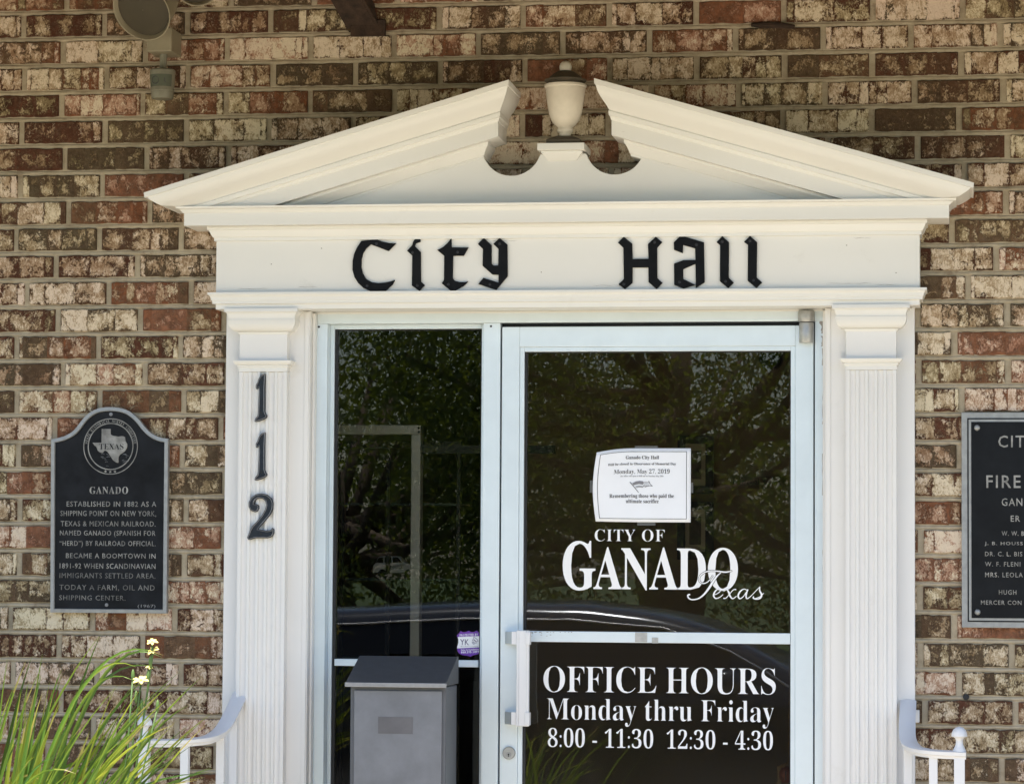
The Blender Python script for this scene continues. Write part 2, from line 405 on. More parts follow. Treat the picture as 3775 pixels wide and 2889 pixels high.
# ---------------------------------------------------------------- brick wall
def brick_wall():
    rnd = random.Random(5)
    t = thing('brick_wall', 'weathered brown and red brick wall with flaking whitewash around the doorway', 'wall')
    PITCH, CH, J = .2545, .081, .0165
    X0, X1 = -4.2, 4.4
    v, f, cols, segs = [], [], [], []
    def seg_poly(xs, z0, z1, y, attr, first, last):
        # front outline of one brick segment: jittered, with a worn chamfer ring
        n = len(xs)
        bot = [(x, z0+rnd.uniform(-.0019, .0019)) for x in xs]; top = [(x, z1+rnd.uniform(-.0019, .0019)) for x in xs]
        if first: bot[0] = (bot[0][0]+.001, bot[0][1]+.001); top[0] = (top[0][0]+.001, top[0][1]-.001)
        loop = bot+top[::-1]; m = len(loop)
        b0 = len(v)
        for i, (x, z) in enumerate(loop):
            dx = .0022 if (first and (i == 0 or i == m-1)) else (-.0022 if (last and i in (n-1, n)) else 0)
            dz = .002 if i < n else -.002
            v.append((x+dx, y, z+dz))
        for x, z in loop: v.append((x, y+.0022, z))
        for x, z in loop: v.append((x, .022, z))
        fs = [tuple(range(b0, b0+m))]
        for i in range(m):
            j = (i+1) % m
            inner = (i == n-1 and not last) or (i == m-1 and not first)
            if inner: continue
            fs.append((b0+i, b0+m+i, b0+m+j, b0+j)); fs.append((b0+m+i, b0+2*m+i, b0+2*m+j, b0+m+j))
        for q in fs: f.append(q); cols.append(attr); segs.append((xs[0], xs[-1], z0, z1))
    for i in range(-4, 39):
        zt, zb = 3.1669-.081*i-J/2, 3.1669-.081*(i+1)+J/2
        if i >= 38: zb = max(zb, 0)
        xo = -1.242+(0 if i % 2 else .127)+rnd.uniform(-.016, .016)
        k0 = int((X0-xo)/PITCH)-1
        x = xo+k0*PITCH
        while x < X1:
            xn = x+PITCH+rnd.uniform(-.004, .004)
            a, b = x+J/2+rnd.uniform(-.0015, .0015), xn-J/2
            x = xn
            if b < X0 or a > X1: continue
            if zb < 2.36:
                if a > -.70 and b < 1.02: continue
                if a < -.70 < b: b = -.70
                if a < 1.02 < b: a = 1.02
            y = rnd.uniform(-.005, .001)
            hue = rnd.random()**1.05
            if rnd.random() < .13: hue = rnd.uniform(.85, 1)
            bc = min(.95, max(.02, rnd.gauss(.50, .19))); bt = rnd.random()
            if -.12 < (a+b)/2 < .45 and 2.6 < zb < 3.0: bc = rnd.uniform(.7, .95); hue = rnd.choice([.1, .9, .95])
            # segments: kiln bands down the face
            cuts = [a]; pos = a
            if rnd.random() < .35: pos = a+rnd.uniform(.010, .022); cuts.append(pos)
            while pos < b-.05:
                pos += rnd.choice([.028, .045, .06, .07, .09, .11])*rnd.uniform(.8, 1.2)
                if pos < b-.022: cuts.append(pos)
            if rnd.random() < .35 and cuts[-1] < b-.035: cuts.append(b-rnd.uniform(.010, .02))
            cuts.append(b)
            for s in range(len(cuts)-1):
                p, q = cuts[s], cuts[s+1]
                n = max(2, int((q-p)/.016)+1)
                xs = [p+(q-p)*k/(n-1) for k in range(n)]
                cv = min(1, max(0, bc+rnd.gauss(0, .13)))
                if q-p < .024: cv = min(1, bc+.35)
                if rnd.random() < .07: cv = .0
                at = (min(1, max(0, hue+rnd.gauss(0, .07))), cv, min(1, max(0, bt+rnd.gauss(0, .15))), q-p)
                seg_poly(xs, zb, zt, y, at, s == 0, s == len(cuts)-2)
    me = bpy.data.meshes.new('bricks'); me.from_pydata(v, [], f)
    ca = me.color_attributes.new('brick', 'FLOAT_COLOR', 'CORNER')
    buf = []
    for p, c in zip(me.polygons, cols): buf += list(c)*p.loop_total
    ca.data.foreach_set('color', buf)
    uvl = me.uv_layers.new(name='band'); ub = []
    for p, (xa, xb, za, zb) in zip(me.polygons, segs):
        for vi in p.vertices:
            q = me.vertices[vi].co; ub += [(q.x-xa)/max(1e-4, xb-xa), (q.z-za)/(zb-za)]
    uvl.data.foreach_set('uv', ub)
    o = link('bricks', me, M['brick'], t)
    # mortar: tooled beds and flush head joints on a backing with the door opening left free
    mb = MB()
    for i in range(-4, 40):
        zc = 3.1669-.081*i
        if zc < .0: continue
        spans = [(X0, X1)] if zc > 2.36 else [(X0, -.70), (1.02, X1)]
        for a, b in spans:
            n = int((b-a)/.035); rings = []
            for k in range(n+1):
                xx = a+(b-a)*k/n
                w = .0086+rnd.uniform(-.0007, .0007); d = rnd.uniform(-.0012, .001); zz = zc+rnd.uniform(-.0007, .0007)
                rings.append([(xx, .012, zz-w), (xx, .0065+d, zz-w*.92), (xx, .0025+d, zz-w*.35), (xx, .0035+d, zz+w*.25), (xx, .0085+d, zz+w*.75), (xx, .012, zz+w)])
            mb.loft(rings, caps=False, closed=False)
    mb.box(X0, -.66, .0065, .20, 0, 2.35); mb.box(.98, X1, .0066, .20, 0, 2.35); mb.box(X0, X1, .0064, .20, 2.3505, 3.56)
    mb.build('mortar', M['mortar'], t)
brick_wall()

# ---------------------------------------------------------------- porch roof over the wall (above the frame)
t = thing('porch_roof', 'board lined roof overhang above the brick wall', 'roof', (0, 0, 3.44))
mb = MB()
for k in range(10): mb.box(-4.2, 4.4, -.004-.138*(k+1)+.004, -.004-.138*k, 3.44, 3.46)
mb.build('soffit', M['soffit'], t)
MB().box(-4.2, 4.4, -1.417, -1.386, 3.065, 3.64).build('fascia_board', M['soffit'], t, bevel=.003)  # out of view; dropped this low to keep sky light off the wall top
MB().box(-4.2, 4.4, -1.385, .2, 3.575, 3.63).build('roof_deck', M['soffit'], t)

# rusty angle-iron strut
t = thing('rusty_strut', 'rusty brown angle iron strut jutting from the bricks at the top edge', 'bracket', (-.41, 0, 3.16))
p0 = Vector((-.43, .0, 3.175)); p1 = Vector((-.56, -.22, 3.438))
d = (p1-p0).normalized(); sx = Vector((1, 0, 0)); sx = (sx-d*sx.dot(d)).normalized(); sn = d.cross(sx)
def bar(mb, w, th, off_w, off_n):
    ring = []
    for p in (p0-d*.02, p1):
        ring.append([p+sx*(off_w)+sn*off_n, p+sx*(off_w+w)+sn*off_n, p+sx*(off_w+w)+sn*(off_n+th), p+sx*off_w+sn*(off_n+th)])
    mb.loft(ring)
mb = MB(); bar(mb, .085, .008, -.065, 0); bar(mb, .008, .075, .0205, .0005)
mb.build('strut_bar', M['rust'], t, bevel=.001)
MB().box(-.49, -.385, -.012, .004, 3.155, 3.205).build('foot_plate', M['rust'], t, bevel=.002)
t = MB().tube([(.70, -.004, 3.168), (.74, -.012, 3.164), (.79, -.012, 3.163), (.825, -.003, 3.16)], [.006, .009, .009, .006], 8).build('rusty_stub', M['rust'])
tag(t, 'short rusty metal stub in a mortar joint above the pediment', 'metal stub')
t = MB().lathe([(.0001, .004), (.006, .004), (.0085, .003), (.009, -.004)], (1.3145, -.002, 1.226), 16, 'y').build('bolt_sleeve', M['gasket'])
tag(t, 'small black bolt sleeve in the bricks above the ball finial', 'wall plug')

# ---------------------------------------------------------------- flood light with photocell
t = thing('flood_light', 'drab twin flood light with a grey photocell below it, high on the bricks', 'lamp', (-1.045, 0, 3.13))
b = MB(); b.box(-1.083, -1.008, -.115, .004, 3.104, 3.175); b.build('junction_box', M['fixture'], t, bevel=.003)
def shade(c, axis, r, ln, name):
    ax = Vector(axis).normalized(); u = ax.orthogonal().normalized(); w = ax.cross(u); c = Vector(c); rings = []
    for rr, h in ((r*.35, -ln), (r*.62, -ln*.9), (r*.8, -ln*.55), (r*.95, -.01), (r*1.0, 0), (r*.965, 0), (r*.9, -.012), (r*.74, -ln*.55), (r*.5, -ln*.82), (.0005, -ln*.84)):
        rings.append([c+ax*h+(u*math.cos(2*math.pi*k/40)+w*math.sin(2*math.pi*k/40))*rr for k in range(40)])
    mb = MB(); mb.loft(rings); o = mb.build(name, M['fixture'], t); smooth_by_angle(o, 30); return o
s1 = shade((-1.072, -.22, 3.205), (-.18, -.62, -.42), .093, .15, 'lamp_shade')
s2 = shade((-.905, -.20, 3.305), (.50, -.55, -.25), .085, .15, 'lamp_shade')
for c, ax, r, par in (((-1.072, -.22, 3.205), (-.18, -.62, -.42), .093, s1), ((-.905, -.20, 3.305), (.50, -.55, -.25), .085, s2)):
    ax = Vector(ax).normalized(); u = ax.orthogonal().normalized(); w = ax.cross(u); c = Vector(c)
    rings = [[c-ax*h+(u*math.cos(2*math.pi*k/32)+w*math.sin(2*math.pi*k/32))*rr for k in range(32)] for rr, h in ((r*.885, .014), (r*.5, .011), (.001, .009))]
    me = MB().loft(rings, caps=False).mesh('lens'); o = link('lens', me, M['fixture_in'], par)
MB().tube([(-1.045, -.10, 3.15), (-1.07, -.11, 3.20), (-1.085, -.14, 3.24)], .012, 10).build('swivel_arm', M['fixture'], t)
MB().tube([(-1.046, -.06, 3.11), (-1.047, -.06, 3.075), (-1.048, -.06, 3.055)], .011, 10).build('conduit', M['sensor'], t)
c = (-1.048, -.062, 2.970)
o = MB().lathe([(.0005, 0), (.030, .0), (.033, .006), (.034, .022), (.0355, .024), (.0355, .028), (.035, .031), (.038, .078), (.038, .084), (.034, .088), (.013, .089)], c, 36).build('photocell', M['sensor'], t)
smooth_by_angle(o, 30)
rings = [[(c[0]+r*math.sin(a), c[1]-r*math.cos(a), c[2]+h) for a in [R(-62)+R(124)*k/16 for k in range(17)]] for r, h in ((.0359, .034), (.0382, .070))]
o2 = link('sensor_label', MB().loft(rings, caps=False, closed=False).mesh('sensor_label'), M['sensor_lab'], o)
mb = MB()
mb.tube([(c[0]-.012+.010*math.cos(a), c[1]-.0365, c[2]+.052+.011*math.sin(a)) for a in [2*math.pi*k/20 for k in range(21)]], .0009, 5)
vs, fs = fit_text('R', c[0]+.008, c[2]+.044, c[0]+.020, c[2]+.060, c[1]-.0345)
mb.add(vs, fs); mb.build('emblem', M['ink'], o)

# ================================================================ door surround
sur = thing('door_surround', 'white classical door surround with broken pediment, fluted pilasters and urn', 'door surround', (.16, 0, .15))
YC, YP, YF, YK = -.045, -.083, -.11, -.17
# casing boards, returned into the opening
for x0, x1, inner in ((-.849, -.595, 1), (.915, 1.171, -1)):
    mb = MB().box(x0, x1, YC, .004, .151, 2.337)
    o = mb.build('casing', M['white_v'], sur, bevel=.002)
    xi = x1 if inner == 1 else x0
    mb = MB().box(xi-.016*inner, xi-.0035*inner, YC-.004, YC+.001, .152, 2.334)      # bead along the inner edge
    mb.box(xi+.0005*inner, xi+.0075*inner, YC+.03, .06, .151, 2.3315)                # stop
    mb.build('edge_bead', M['white_v'], o, bevel=.001)
MB().box(-.5948, .9148, .0042, .0147, 2.332, 2.3374).build('head_soffit', M['white'], sur)

def pilaster(xc):
    hw = .0715
    fl = [];  # fluted shaft: five shallow flutes cut into the face
    prof = [(-hw, 0)]
    fw_, fil = .0185, .0075
    x = -(5*fw_+4*fil)/2
    for k in range(5):
        for a in range(9):
            th = math.pi*a/8
            prof.append((x+fw_/2-fw_/2*math.cos(th), .0085*math.sin(th)**.8 if 0 < a < 8 else 0))
        x += fw_+fil
    prof.append((hw, 0))
    ring = lambda z: [(xc+px, YP+py, z) for px, py in prof]+[(xc+hw, YC+.001, z), (xc-hw, YC+.001, z)]
    mb = MB().loft([ring(.151), ring(2.155)])
    o = mb.build('pilaster', M['white_v'], sur); smooth_by_angle(o, 30)
    MB().box(xc-hw, xc+hw, YP, YC+.001, 2.1555, 2.2695).build('pilaster_neck', M['white_v'], o, bevel=.0012)
    mb = MB()
    moulding(mb, [(2.156, .0015, .0015), (2.168, .0015, .0015), (2.1685, .004, .004), (2.172, .006, .006), (2.176, .0045, .0045), (2.1765, .010, .010), (2.181, .014, .014), (2.1855, .0165, .0165), (2.188, .0165, .0165)], xc-hw, xc+hw, YP, YC+.001)
    MB_ = mb.build('neck_band', M['white'], o)
    smooth_by_angle(MB_, 25)
    mb = MB()
    cap = [(2.2665, .003, .003), (2.2725, .006, .006), (2.2730, .004, .004)]
    for k in range(9):                                             # ovolo
        a = math.pi/2*k/8
        d_ = .006+.023*math.sin(a); cap.append((2.2735+.030*(1-math.cos(a)), d_, d_))
    cap += [(2.3065, .0295, .0295), (2.307, .0275, .0275), (2.3095, .0275, .0275), (2.314, .028, .028), (2.324, .031, .031), (2.329, .036, .036), (2.3295, .0385, .0385), (2.3365, .0385, .0385), (2.340, .0375, .0375)]
    moulding(mb, cap, xc-hw, xc+hw, YP, YC+.001)
    c_ = mb.build('capital', M['white'], o); smooth_by_angle(c_, 25)
pilaster(-.7275); pilaster(1.0485)

# entablature
MB().box(-.866, 1.187, YF, 0, 2.3375, 2.5395).build('frieze', M['white'], sur, bevel=.0015)
mb = MB(); moulding(mb, [(2.3535, .010, .008), (2.362, .010, .008), (2.3625, .0125, .010), (2.3725, .014, .013), (2.3785, .019, .017), (2.379, .021, .020), (2.386, .021, .020)], -.866, 1.187, YF, -.002)
fz = [o_ for o_ in sur.children if o_.name.startswith('frieze')][0]
rq = random.Random(6)
for x, z, ln in ((-.80, 2.398, .09), (-.62, 2.402, .06), (-.40, 2.391, .11), (.25, 2.400, .10), (.92, 2.401, .13), (1.06, 2.396, .07), (-.05, 2.532, .08), (1.0, 2.53, .05)):
    pts = [(x+ln*k/8, YF-.0002, z+rq.uniform(-.0012, .0012)) for k in range(9)]
    mb2 = MB().tube(pts, [.0001]+[rq.uniform(.0003, .0007) for k in range(7)]+[.0001], 4); mb2.build('paint_crack', M['crack'], fz)
for x, z in ((-.70, 2.47), (.10, 2.44), (.98, 2.51), (-.55, 2.515), (1.12, 2.43)):
    MB().lathe([(.0005, .0004), (.0018, .0004), (.002, -.0005)], (x, YF, z), 8, 'y').build('nail_head', M['crack'], fz)
smooth_by_angle(mb.build('architrave_moulding', M['white'], sur), 25)
mb = MB(); moulding(mb, [(2.5385, .009, .005), (2.5485, .009, .005), (2.549, .013, .008), (2.556, .018, .012), (2.563, .021, .015), (2.569, .024, .018), (2.5695, .030, .022), (2.5785, .030, .022)], -.866, 1.187, YF, -.002)
smooth_by_angle(mb.build('bed_moulding', M['white'], sur), 25)
mb = MB(); moulding(mb, [(2.579, .060, .083), (2.6155, .060, .083), (2.616, .064, .086), (2.620, .066, .089), (2.6255, .072, .096), (2.6275, .080, .103), (2.633, .082, .104)], -.866, 1.187, YF, -.003)
smooth_by_angle(mb.build('cornice', M['white'], sur), 25)

def rake(side):
    XC = .145
    ax = lambda x: x if side < 0 else 2*XC-x
    zt = lambda x: 2.980+.2915*(x-.02)                               # left-hand geometry, mirrored for the right
    def sweep(prof, xin, xout, clipz):
        rings = []
        for h, dy, di, do in prof:
            xa, xb = xout-do, xin+di
            rings.append([(ax(xa), -.004, zt(xa)+h), (ax(xa), YK-dy, zt(xa)+h), (ax(xb), YK-dy, zt(xb)+h), (ax(xb), -.004, zt(xb)+h)])
        me = MB().loft(rings).mesh('rake')
        bm = bmesh.new(); bm.from_mesh(me)
        g = bmesh.ops.bisect_plane(bm, geom=list(bm.verts)+list(bm.edges)+list(bm.faces), plane_co=(0, 0, clipz), plane_no=(0, 0, 1), clear_inner=True)
        bmesh.ops.holes_fill(bm, edges=[e for e in bm.edges if e.is_boundary], sides=0)
        bmesh.ops.recalc_face_normals(bm, faces=bm.faces)
        bm.to_mesh(me); bm.free(); return me
    crown = [(-.1400, 0, 0, 0), (-.0970, 0, 0, 0), (-.0965, .003, .002, .004), (-.0885, .006, .004, .008), (-.086, .012, .007, .016), (-.0735, .013, .008, .020), (-.0715, .009, .006, .016), (-.068, .012, .008, .022),
             (-.060, .024, .013, .034), (-.052, .039, .020, .046), (-.044, .053, .026, .058), (-.036, .063, .031, .068), (-.027, .069, .035, .078), (-.020, .071, .037, .085), (-.0155, .072, .038, .088), (-.015, .079, .041, .095), (0, .080, .042, .097)]
    o = link('raking_cornice', sweep(crown, -.02, -.953, 2.6338), M['white'], sur); smooth_by_angle(o, 25)
    bed = [(-.1800, -.052, .004, 0), (-.1735, -.052, .004, 0), (-.173, -.046, .006, 0), (-.168, -.042, .008, 0), (-.160, -.036, .012, 0), (-.152, -.028, .018, 0), (-.149, -.024, .020, 0), (-.1405, -.024, .020, 0)]
    o2 = link('bed_moulding', sweep(bed, -.0735, -.95, 2.6338), M['white'], o); smooth_by_angle(o2, 25)
rake(-1); rake(1)
# tympanum with the two scrolled cut-outs
def tymp():
    zl = lambda x: 2.980+.2915*(x-.02)-.174
    zr = lambda x: 2.980+.2915*((.29-x)-.02)-.174
    pts = [(-.60, 2.633)]
    pts += [(-.60, zl(-.60)), (-.076, zl(-.076))]
    def arc(cx, cz, r, xs, xe):
        a0 = math.pi+math.asin(min(1, max(-1, (cz-xs[1])/r))); a1 = 2*math.pi-math.asin(min(1, max(-1, (cz-xe[1])/r)))
        return [(cx+r*math.cos(a0+(a1-a0)*k/24), cz+r*math.sin(a0+(a1-a0)*k/24)) for k in range(25)]
    pts += arc(.0115, 2.8085, .0875, (0, 2.785), (0, 2.783))
    pts += arc(.3135, 2.8085, .0875, (0, 2.783), (0, 2.785))
    pts += [(.398, zr(.398)), (.93, zr(.93)), (.93, 2.633)]
    MB().prism(pts, YF-.004, YF+.018).build('tympanum', M['white'], sur, bevel=.0015)
tymp()
mb = MB().box(.092, .229, -.155, -.005, 2.7895, 2.8095)
o = mb.build('urn_pedestal', M['white'], sur, bevel=.0012)
mb = MB(); moulding(mb, [(2.763, .004, -.012), (2.767, .006, -.010), (2.776, .014, -.003), (2.783, .020, .004), (2.789, .020, .004)], .106, .216, -.118, -.092)
smooth_by_angle(mb.build('pedestal_moulding', M['white'], o), 25)
uc = (.1655, -.092, 0)
o = MB().lathe([(.0165, 2.836), (.0165, 2.843), (.018, 2.846), (.0225, 2.850), (.0235, 2.856), (.021, 2.860), (.0215, 2.863), (.030, 2.869), (.040, 2.882), (.047, 2.900), (.0515, 2.925), (.055, 2.950), (.0575, 2.970), (.0585, 2.978), (.0615, 2.981), (.0615, 2.987), (.056, 2.989), (.0005, 2.989)], uc, 48).build('urn', M['urn'], sur)
ul = MB().lathe([(.056, 2.9893), (.056, 2.996), (.0605, 2.9975), (.0605, 3.002), (.051, 3.0035), (.048, 3.008), (.040, 3.015), (.030, 3.0225), (.0205, 3.0272), (.0005, 3.0273)], uc, 48).build('urn_lid', M['urn_dark'], o); smooth_by_angle(ul, 30)
smooth_by_angle(o, 30)
o2 = MB().lathe([(.0155, 3.0275), (.0165, 3.031), (.0178, 3.036), (.0178, 3.042), (.0155, 3.049), (.011, 3.054), (.005, 3.0565), (.0005, 3.057)], uc, 32).build('urn_finial', M['urn'], o); smooth_by_angle(o2, 50)
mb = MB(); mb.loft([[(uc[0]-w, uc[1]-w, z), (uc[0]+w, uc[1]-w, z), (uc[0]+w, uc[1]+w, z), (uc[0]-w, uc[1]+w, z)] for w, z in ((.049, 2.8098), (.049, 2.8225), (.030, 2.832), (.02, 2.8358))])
mb.build('urn_base', M['urn_dark'], o, bevel=.001)
# ================================================================ black letters and numbers
POLY={
'C':[(-0.4557,2.4775),(-0.4518,2.4962),(-0.4438,2.5149),(-0.4304,2.5349),(-0.4073,2.5371),(-0.3856,2.5401),(-0.3692,2.533),(-0.3475,2.5282),(-0.3266,2.5267),(-0.3494,2.5044),(-0.4018,2.5247),(-0.4153,2.5133),(-0.4246,2.4987),(-0.4291,2.4799),(-0.4295,2.4585),(-0.4249,2.4397),(-0.415,2.4235),(-0.3981,2.414),(-0.379,2.4112),(-0.3574,2.4129),(-0.3411,2.4163),(-0.3298,2.4199),(-0.3356,2.4069),(-0.3571,2.3878),(-0.4033,2.3881),(-0.4224,2.3968),(-0.4388,2.4116),(-0.4499,2.4291),(-0.456,2.4506)],
'i':[(-0.2788,2.5215),(-0.277,2.5308),(-0.2717,2.538),(-0.2636,2.5406),(-0.2549,2.5389),(-0.2548,2.5306),(-0.2608,2.5285),(-0.2683,2.5262),(-0.2715,2.5187),(-0.2535,2.5004),(-0.2523,2.4143),(-0.2409,2.4043),(-0.2569,2.3871),(-0.2793,2.4032),(-0.2789,2.4907),(-0.2944,2.5047)],
't':[(-0.1636,2.5404),(-0.1626,2.5137),(-0.1127,2.5133),(-0.1268,2.4888),(-0.1578,2.4891),(-0.1587,2.4242),(-0.1533,2.4162),(-0.1384,2.4124),(-0.125,2.4123),(-0.1131,2.4138),(-0.1276,2.4),(-0.1544,2.3863),(-0.1652,2.3875),(-0.1915,2.409),(-0.1848,2.4178),(-0.1843,2.4891),(-0.2052,2.5061),(-0.1877,2.5153),(-0.1743,2.5272)],
'y':[(-0.0685,2.5403),(-0.045,2.5193),(-0.0446,2.4647),(-0.0387,2.4598),(-0.0253,2.4597),(-0.0248,2.5079),(-0.0402,2.5225),(-0.0215,2.5399),(0.0012,2.5202),(0.0028,2.4283),(-0.0307,2.3887),(-0.0837,2.4061),(-0.0685,2.4244),(-0.0241,2.4099),(-0.0243,2.4331),(-0.0417,2.4332),(-0.0712,2.459),(-0.0705,2.5083),(-0.0859,2.5229)],
'H':[(0.3406,2.5402),(0.3651,2.5195),(0.3664,2.4752),(0.4125,2.4754),(0.4106,2.5182),(0.4333,2.5389),(0.452,2.5232),(0.4375,2.5069),(0.4382,2.4199),(0.4533,2.4054),(0.4361,2.3878),(0.4128,2.4079),(0.4122,2.4504),(0.3665,2.4508),(0.3666,2.4064),(0.3441,2.3884),(0.3258,2.4023),(0.3411,2.4177),(0.3396,2.5078),(0.3235,2.523)],
'a':[(0.5031,2.5395),(0.513,2.5399),(0.5723,2.5216),(0.5748,2.4062),(0.5492,2.3903),(0.548,2.4599),(0.5129,2.4447),(0.513,2.4164),(0.5483,2.3991),(0.5135,2.389),(0.4869,2.3996),(0.4861,2.4609),(0.5132,2.4708),(0.5479,2.471),(0.5469,2.5041),(0.512,2.5146),(0.5116,2.4907),(0.486,2.5007),(0.4854,2.5224)],
'l':[(0.6249,2.5388),(0.6443,2.5214),(0.6439,2.4194),(0.6584,2.4047),(0.6424,2.389),(0.6184,2.409),(0.6186,2.5128),(0.6084,2.5217)],
'l2':[(0.7043,2.5389),(0.725,2.5206),(0.7239,2.4192),(0.7397,2.4046),(0.7226,2.3888),(0.6982,2.4097),(0.6987,2.5134),(0.6872,2.5214)],
'n1':[(-0.7188,2.1498),(-0.7273,2.1475),(-0.734,2.1426),(-0.739,2.1343),(-0.7423,2.1243),(-0.7473,2.116),(-0.7472,2.106),(-0.7438,2.1034),(-0.7381,2.1093),(-0.7379,2.0944),(-0.7389,2.0612),(-0.7396,2.0346),(-0.7412,2.0247),(-0.7479,2.018),(-0.7502,2.0097),(-0.7461,2.0074),(-0.7359,2.0097),(-0.7207,2.0154),(-0.714,2.0197),(-0.7117,2.0263),(-0.7158,2.0313),(-0.7186,2.0396),(-0.7193,2.1043)],
'n1b':[(-0.717,1.9779),(-0.7254,1.9756),(-0.7321,1.9706),(-0.7371,1.9623),(-0.7404,1.9523),(-0.7454,1.9441),(-0.7453,1.9341),(-0.7419,1.9315),(-0.7362,1.9374),(-0.736,1.9225),(-0.737,1.8894),(-0.7377,1.8629),(-0.7393,1.8529),(-0.746,1.8463),(-0.7483,1.838),(-0.7442,1.8357),(-0.7341,1.838),(-0.7189,1.8437),(-0.7122,1.848),(-0.7099,1.8546),(-0.714,1.8596),(-0.7168,1.8679),(-0.7175,1.9325)],
'n2':[(-0.7449,1.743),(-0.7585,1.7479),(-0.7647,1.7595),(-0.7645,1.7727),(-0.7572,1.786),(-0.7438,1.796),(-0.7269,1.7987),(-0.7099,1.7954),(-0.6963,1.7845),(-0.6907,1.7697),(-0.6919,1.7531),(-0.6991,1.7366),(-0.7125,1.72),(-0.7259,1.7051),(-0.7359,1.6935),(-0.724,1.6919),(-0.7088,1.6896),(-0.697,1.692),(-0.6937,1.6986),(-0.6879,1.6937),(-0.6877,1.6821),(-0.6934,1.6722),(-0.7068,1.6672),(-0.7255,1.6677),(-0.7458,1.667),(-0.7576,1.663),(-0.7633,1.6619),(-0.7688,1.6685),(-0.7629,1.6818),(-0.7596,1.6917),(-0.7529,1.7033),(-0.7395,1.7166),(-0.7262,1.7332),(-0.7162,1.7497),(-0.7123,1.7646),(-0.7148,1.7762),(-0.7233,1.7828),(-0.7352,1.7844),(-0.7436,1.7794),(-0.7476,1.7728),(-0.7486,1.7678),(-0.7418,1.7678),(-0.7339,1.7629),(-0.7332,1.7546),(-0.7382,1.7457)],
}

def raised(name, poly, y0, th, mat, label, cat, group, screws, bev=.0012, mirror=None):
    xs = [p[0] for p in poly]; zs = [p[1] for p in poly]
    cx, cz = (min(xs)+max(xs))/2, min(zs)
    t = thing(name, label, cat, (cx, y0, cz), group)
    b = MB().prism(poly, y0-th, y0).build('letter_body', mat, t, bevel=bev)
    for sx_, sz_ in screws:
        o = MB().lathe([(.0005, .0012), (.0028, .0014), (.0042, .0004), (.0045, -.001)], (sx_, y0-th, sz_), 14, 'y').build('screw', M['screw'], t)
    return t
LET = [('C', 'black gothic capital C, first letter of City on the white frieze', [(-.3855, 2.5265), (-.4116, 2.4034)]),
       ('i', 'black gothic letter i with a curled dot, second letter of City', [(-.2781, 2.5), (-.263, 2.4029)]),
       ('t', 'black gothic letter t with a slanted crossbar, third letter of City', [(-.145, 2.4997), (-.1712, 2.4057)]),
       ('y', 'black gothic letter y, last letter of City on the white frieze', [(-.0216, 2.5226), (-.0491, 2.4048)]),
       ('H', 'black gothic capital H, first letter of Hall on the white frieze', [(.4301, 2.5229), (.3418, 2.4022)]),
       ('a', 'black gothic letter a, second letter of Hall on the white frieze', [(.5507, 2.5147), (.5024, 2.4072)]),
       ('l', 'black gothic letter l right after the a of Hall', [(.625, 2.5229), (.6347, 2.4091)]),
       ('l2', 'black gothic letter l that ends the word Hall', [(.7044, 2.5244), (.7149, 2.4111)])]
for k, lab, sc in LET:
    raised('sign_letter', POLY[k], YF-.0005, .0075, M['black'], lab, 'sign letter', 'black gothic letters on the frieze', sc)
def house_number(poly, label, screws):
    y0, th = YP+.0012, .011
    xs = [p[0] for p in poly]; zs = [p[1] for p in poly]
    t = thing('house_number', label, 'house number', ((min(xs)+max(xs))/2, y0, min(zs)), 'house numbers down the left pilaster')
    MB().prism(poly, y0-th, y0).build('number_face', M['num_face'], t, bevel=.0015)
    n = len(poly); a = sum(p[0]*q[1]-q[0]*p[1] for p, q in zip(poly, poly[1:]+poly[:1]))
    ins = []
    for i in range(n):
        p, q, r_ = Vector(poly[i-1]), Vector(poly[i]), Vector(poly[(i+1) % n])
        e1, e2 = (q-p).normalized(), (r_-q).normalized()
        nn = Vector((-(e1.y+e2.y), e1.x+e2.x))
        if nn.length < 1e-6: nn = Vector((-e1.y, e1.x))
        nn.normalize()
        if a < 0: nn = -nn
        s_ = q+nn*.0030
        ins.append((s_.x, y0-th-.0004, s_.y))
    mb = MB().tube(ins+[ins[0]], .0011, 6); mb.build('number_rim', M['num_rim'], t)
    for x, z in screws: MB().lathe([(.0005, .001), (.003, .001), (.004, -.001)], (x, y0-th, z), 12, 'y').build('screw', M['gasket'], t)
house_number(POLY['n1'], 'dark metal number 1 at the top of the left pilaster', [(-.7288, 2.1342), (-.7294, 2.0339)])
house_number(POLY['n1b'], 'dark metal number 1 between the other 1 and the 2', [(-.728, 1.9616), (-.7275, 1.8606)])
house_number(POLY['n2'], 'dark metal number 2 with a curled end, lowest on the pilaster', [(-.7081, 1.7802), (-.7263, 1.6803)])

# ================================================================ plaques
def arc_text(mb, s, c, r, a0, a1, h, y, **kw):
    n = len(s)
    for i, ch in enumerate(s):
        if ch == ' ': continue
        a = R(a0+(a1-a0)*i/(n-1))
        wch = h*(.35 if ch == 'I' else (.95 if ch == 'M' else .72))
        vs, fs = fit_text(serif(ch), -wch/2, 0, wch/2, h, y, **kw)
        ca, sa = math.cos(a-math.pi/2), math.sin(a-math.pi/2)
        out = []
        for x, yy, z in vs:
            z += r
            out.append((c[0]+x*ca-z*sa, yy, c[1]+x*sa+z*ca))
        mb.add(out, fs)
def ring(mb, c, r0_, r1_, y, seg=56, th=.0016):
    mb.loft([[(c[0]+rr*math.cos(2*math.pi*k/seg), yy, c[1]+rr*math.sin(2*math.pi*k/seg)) for k in range(seg)] for rr, yy in ((r0_, y), (r0_, y-th), (r1_, y-th), (r1_, y))], caps=False)
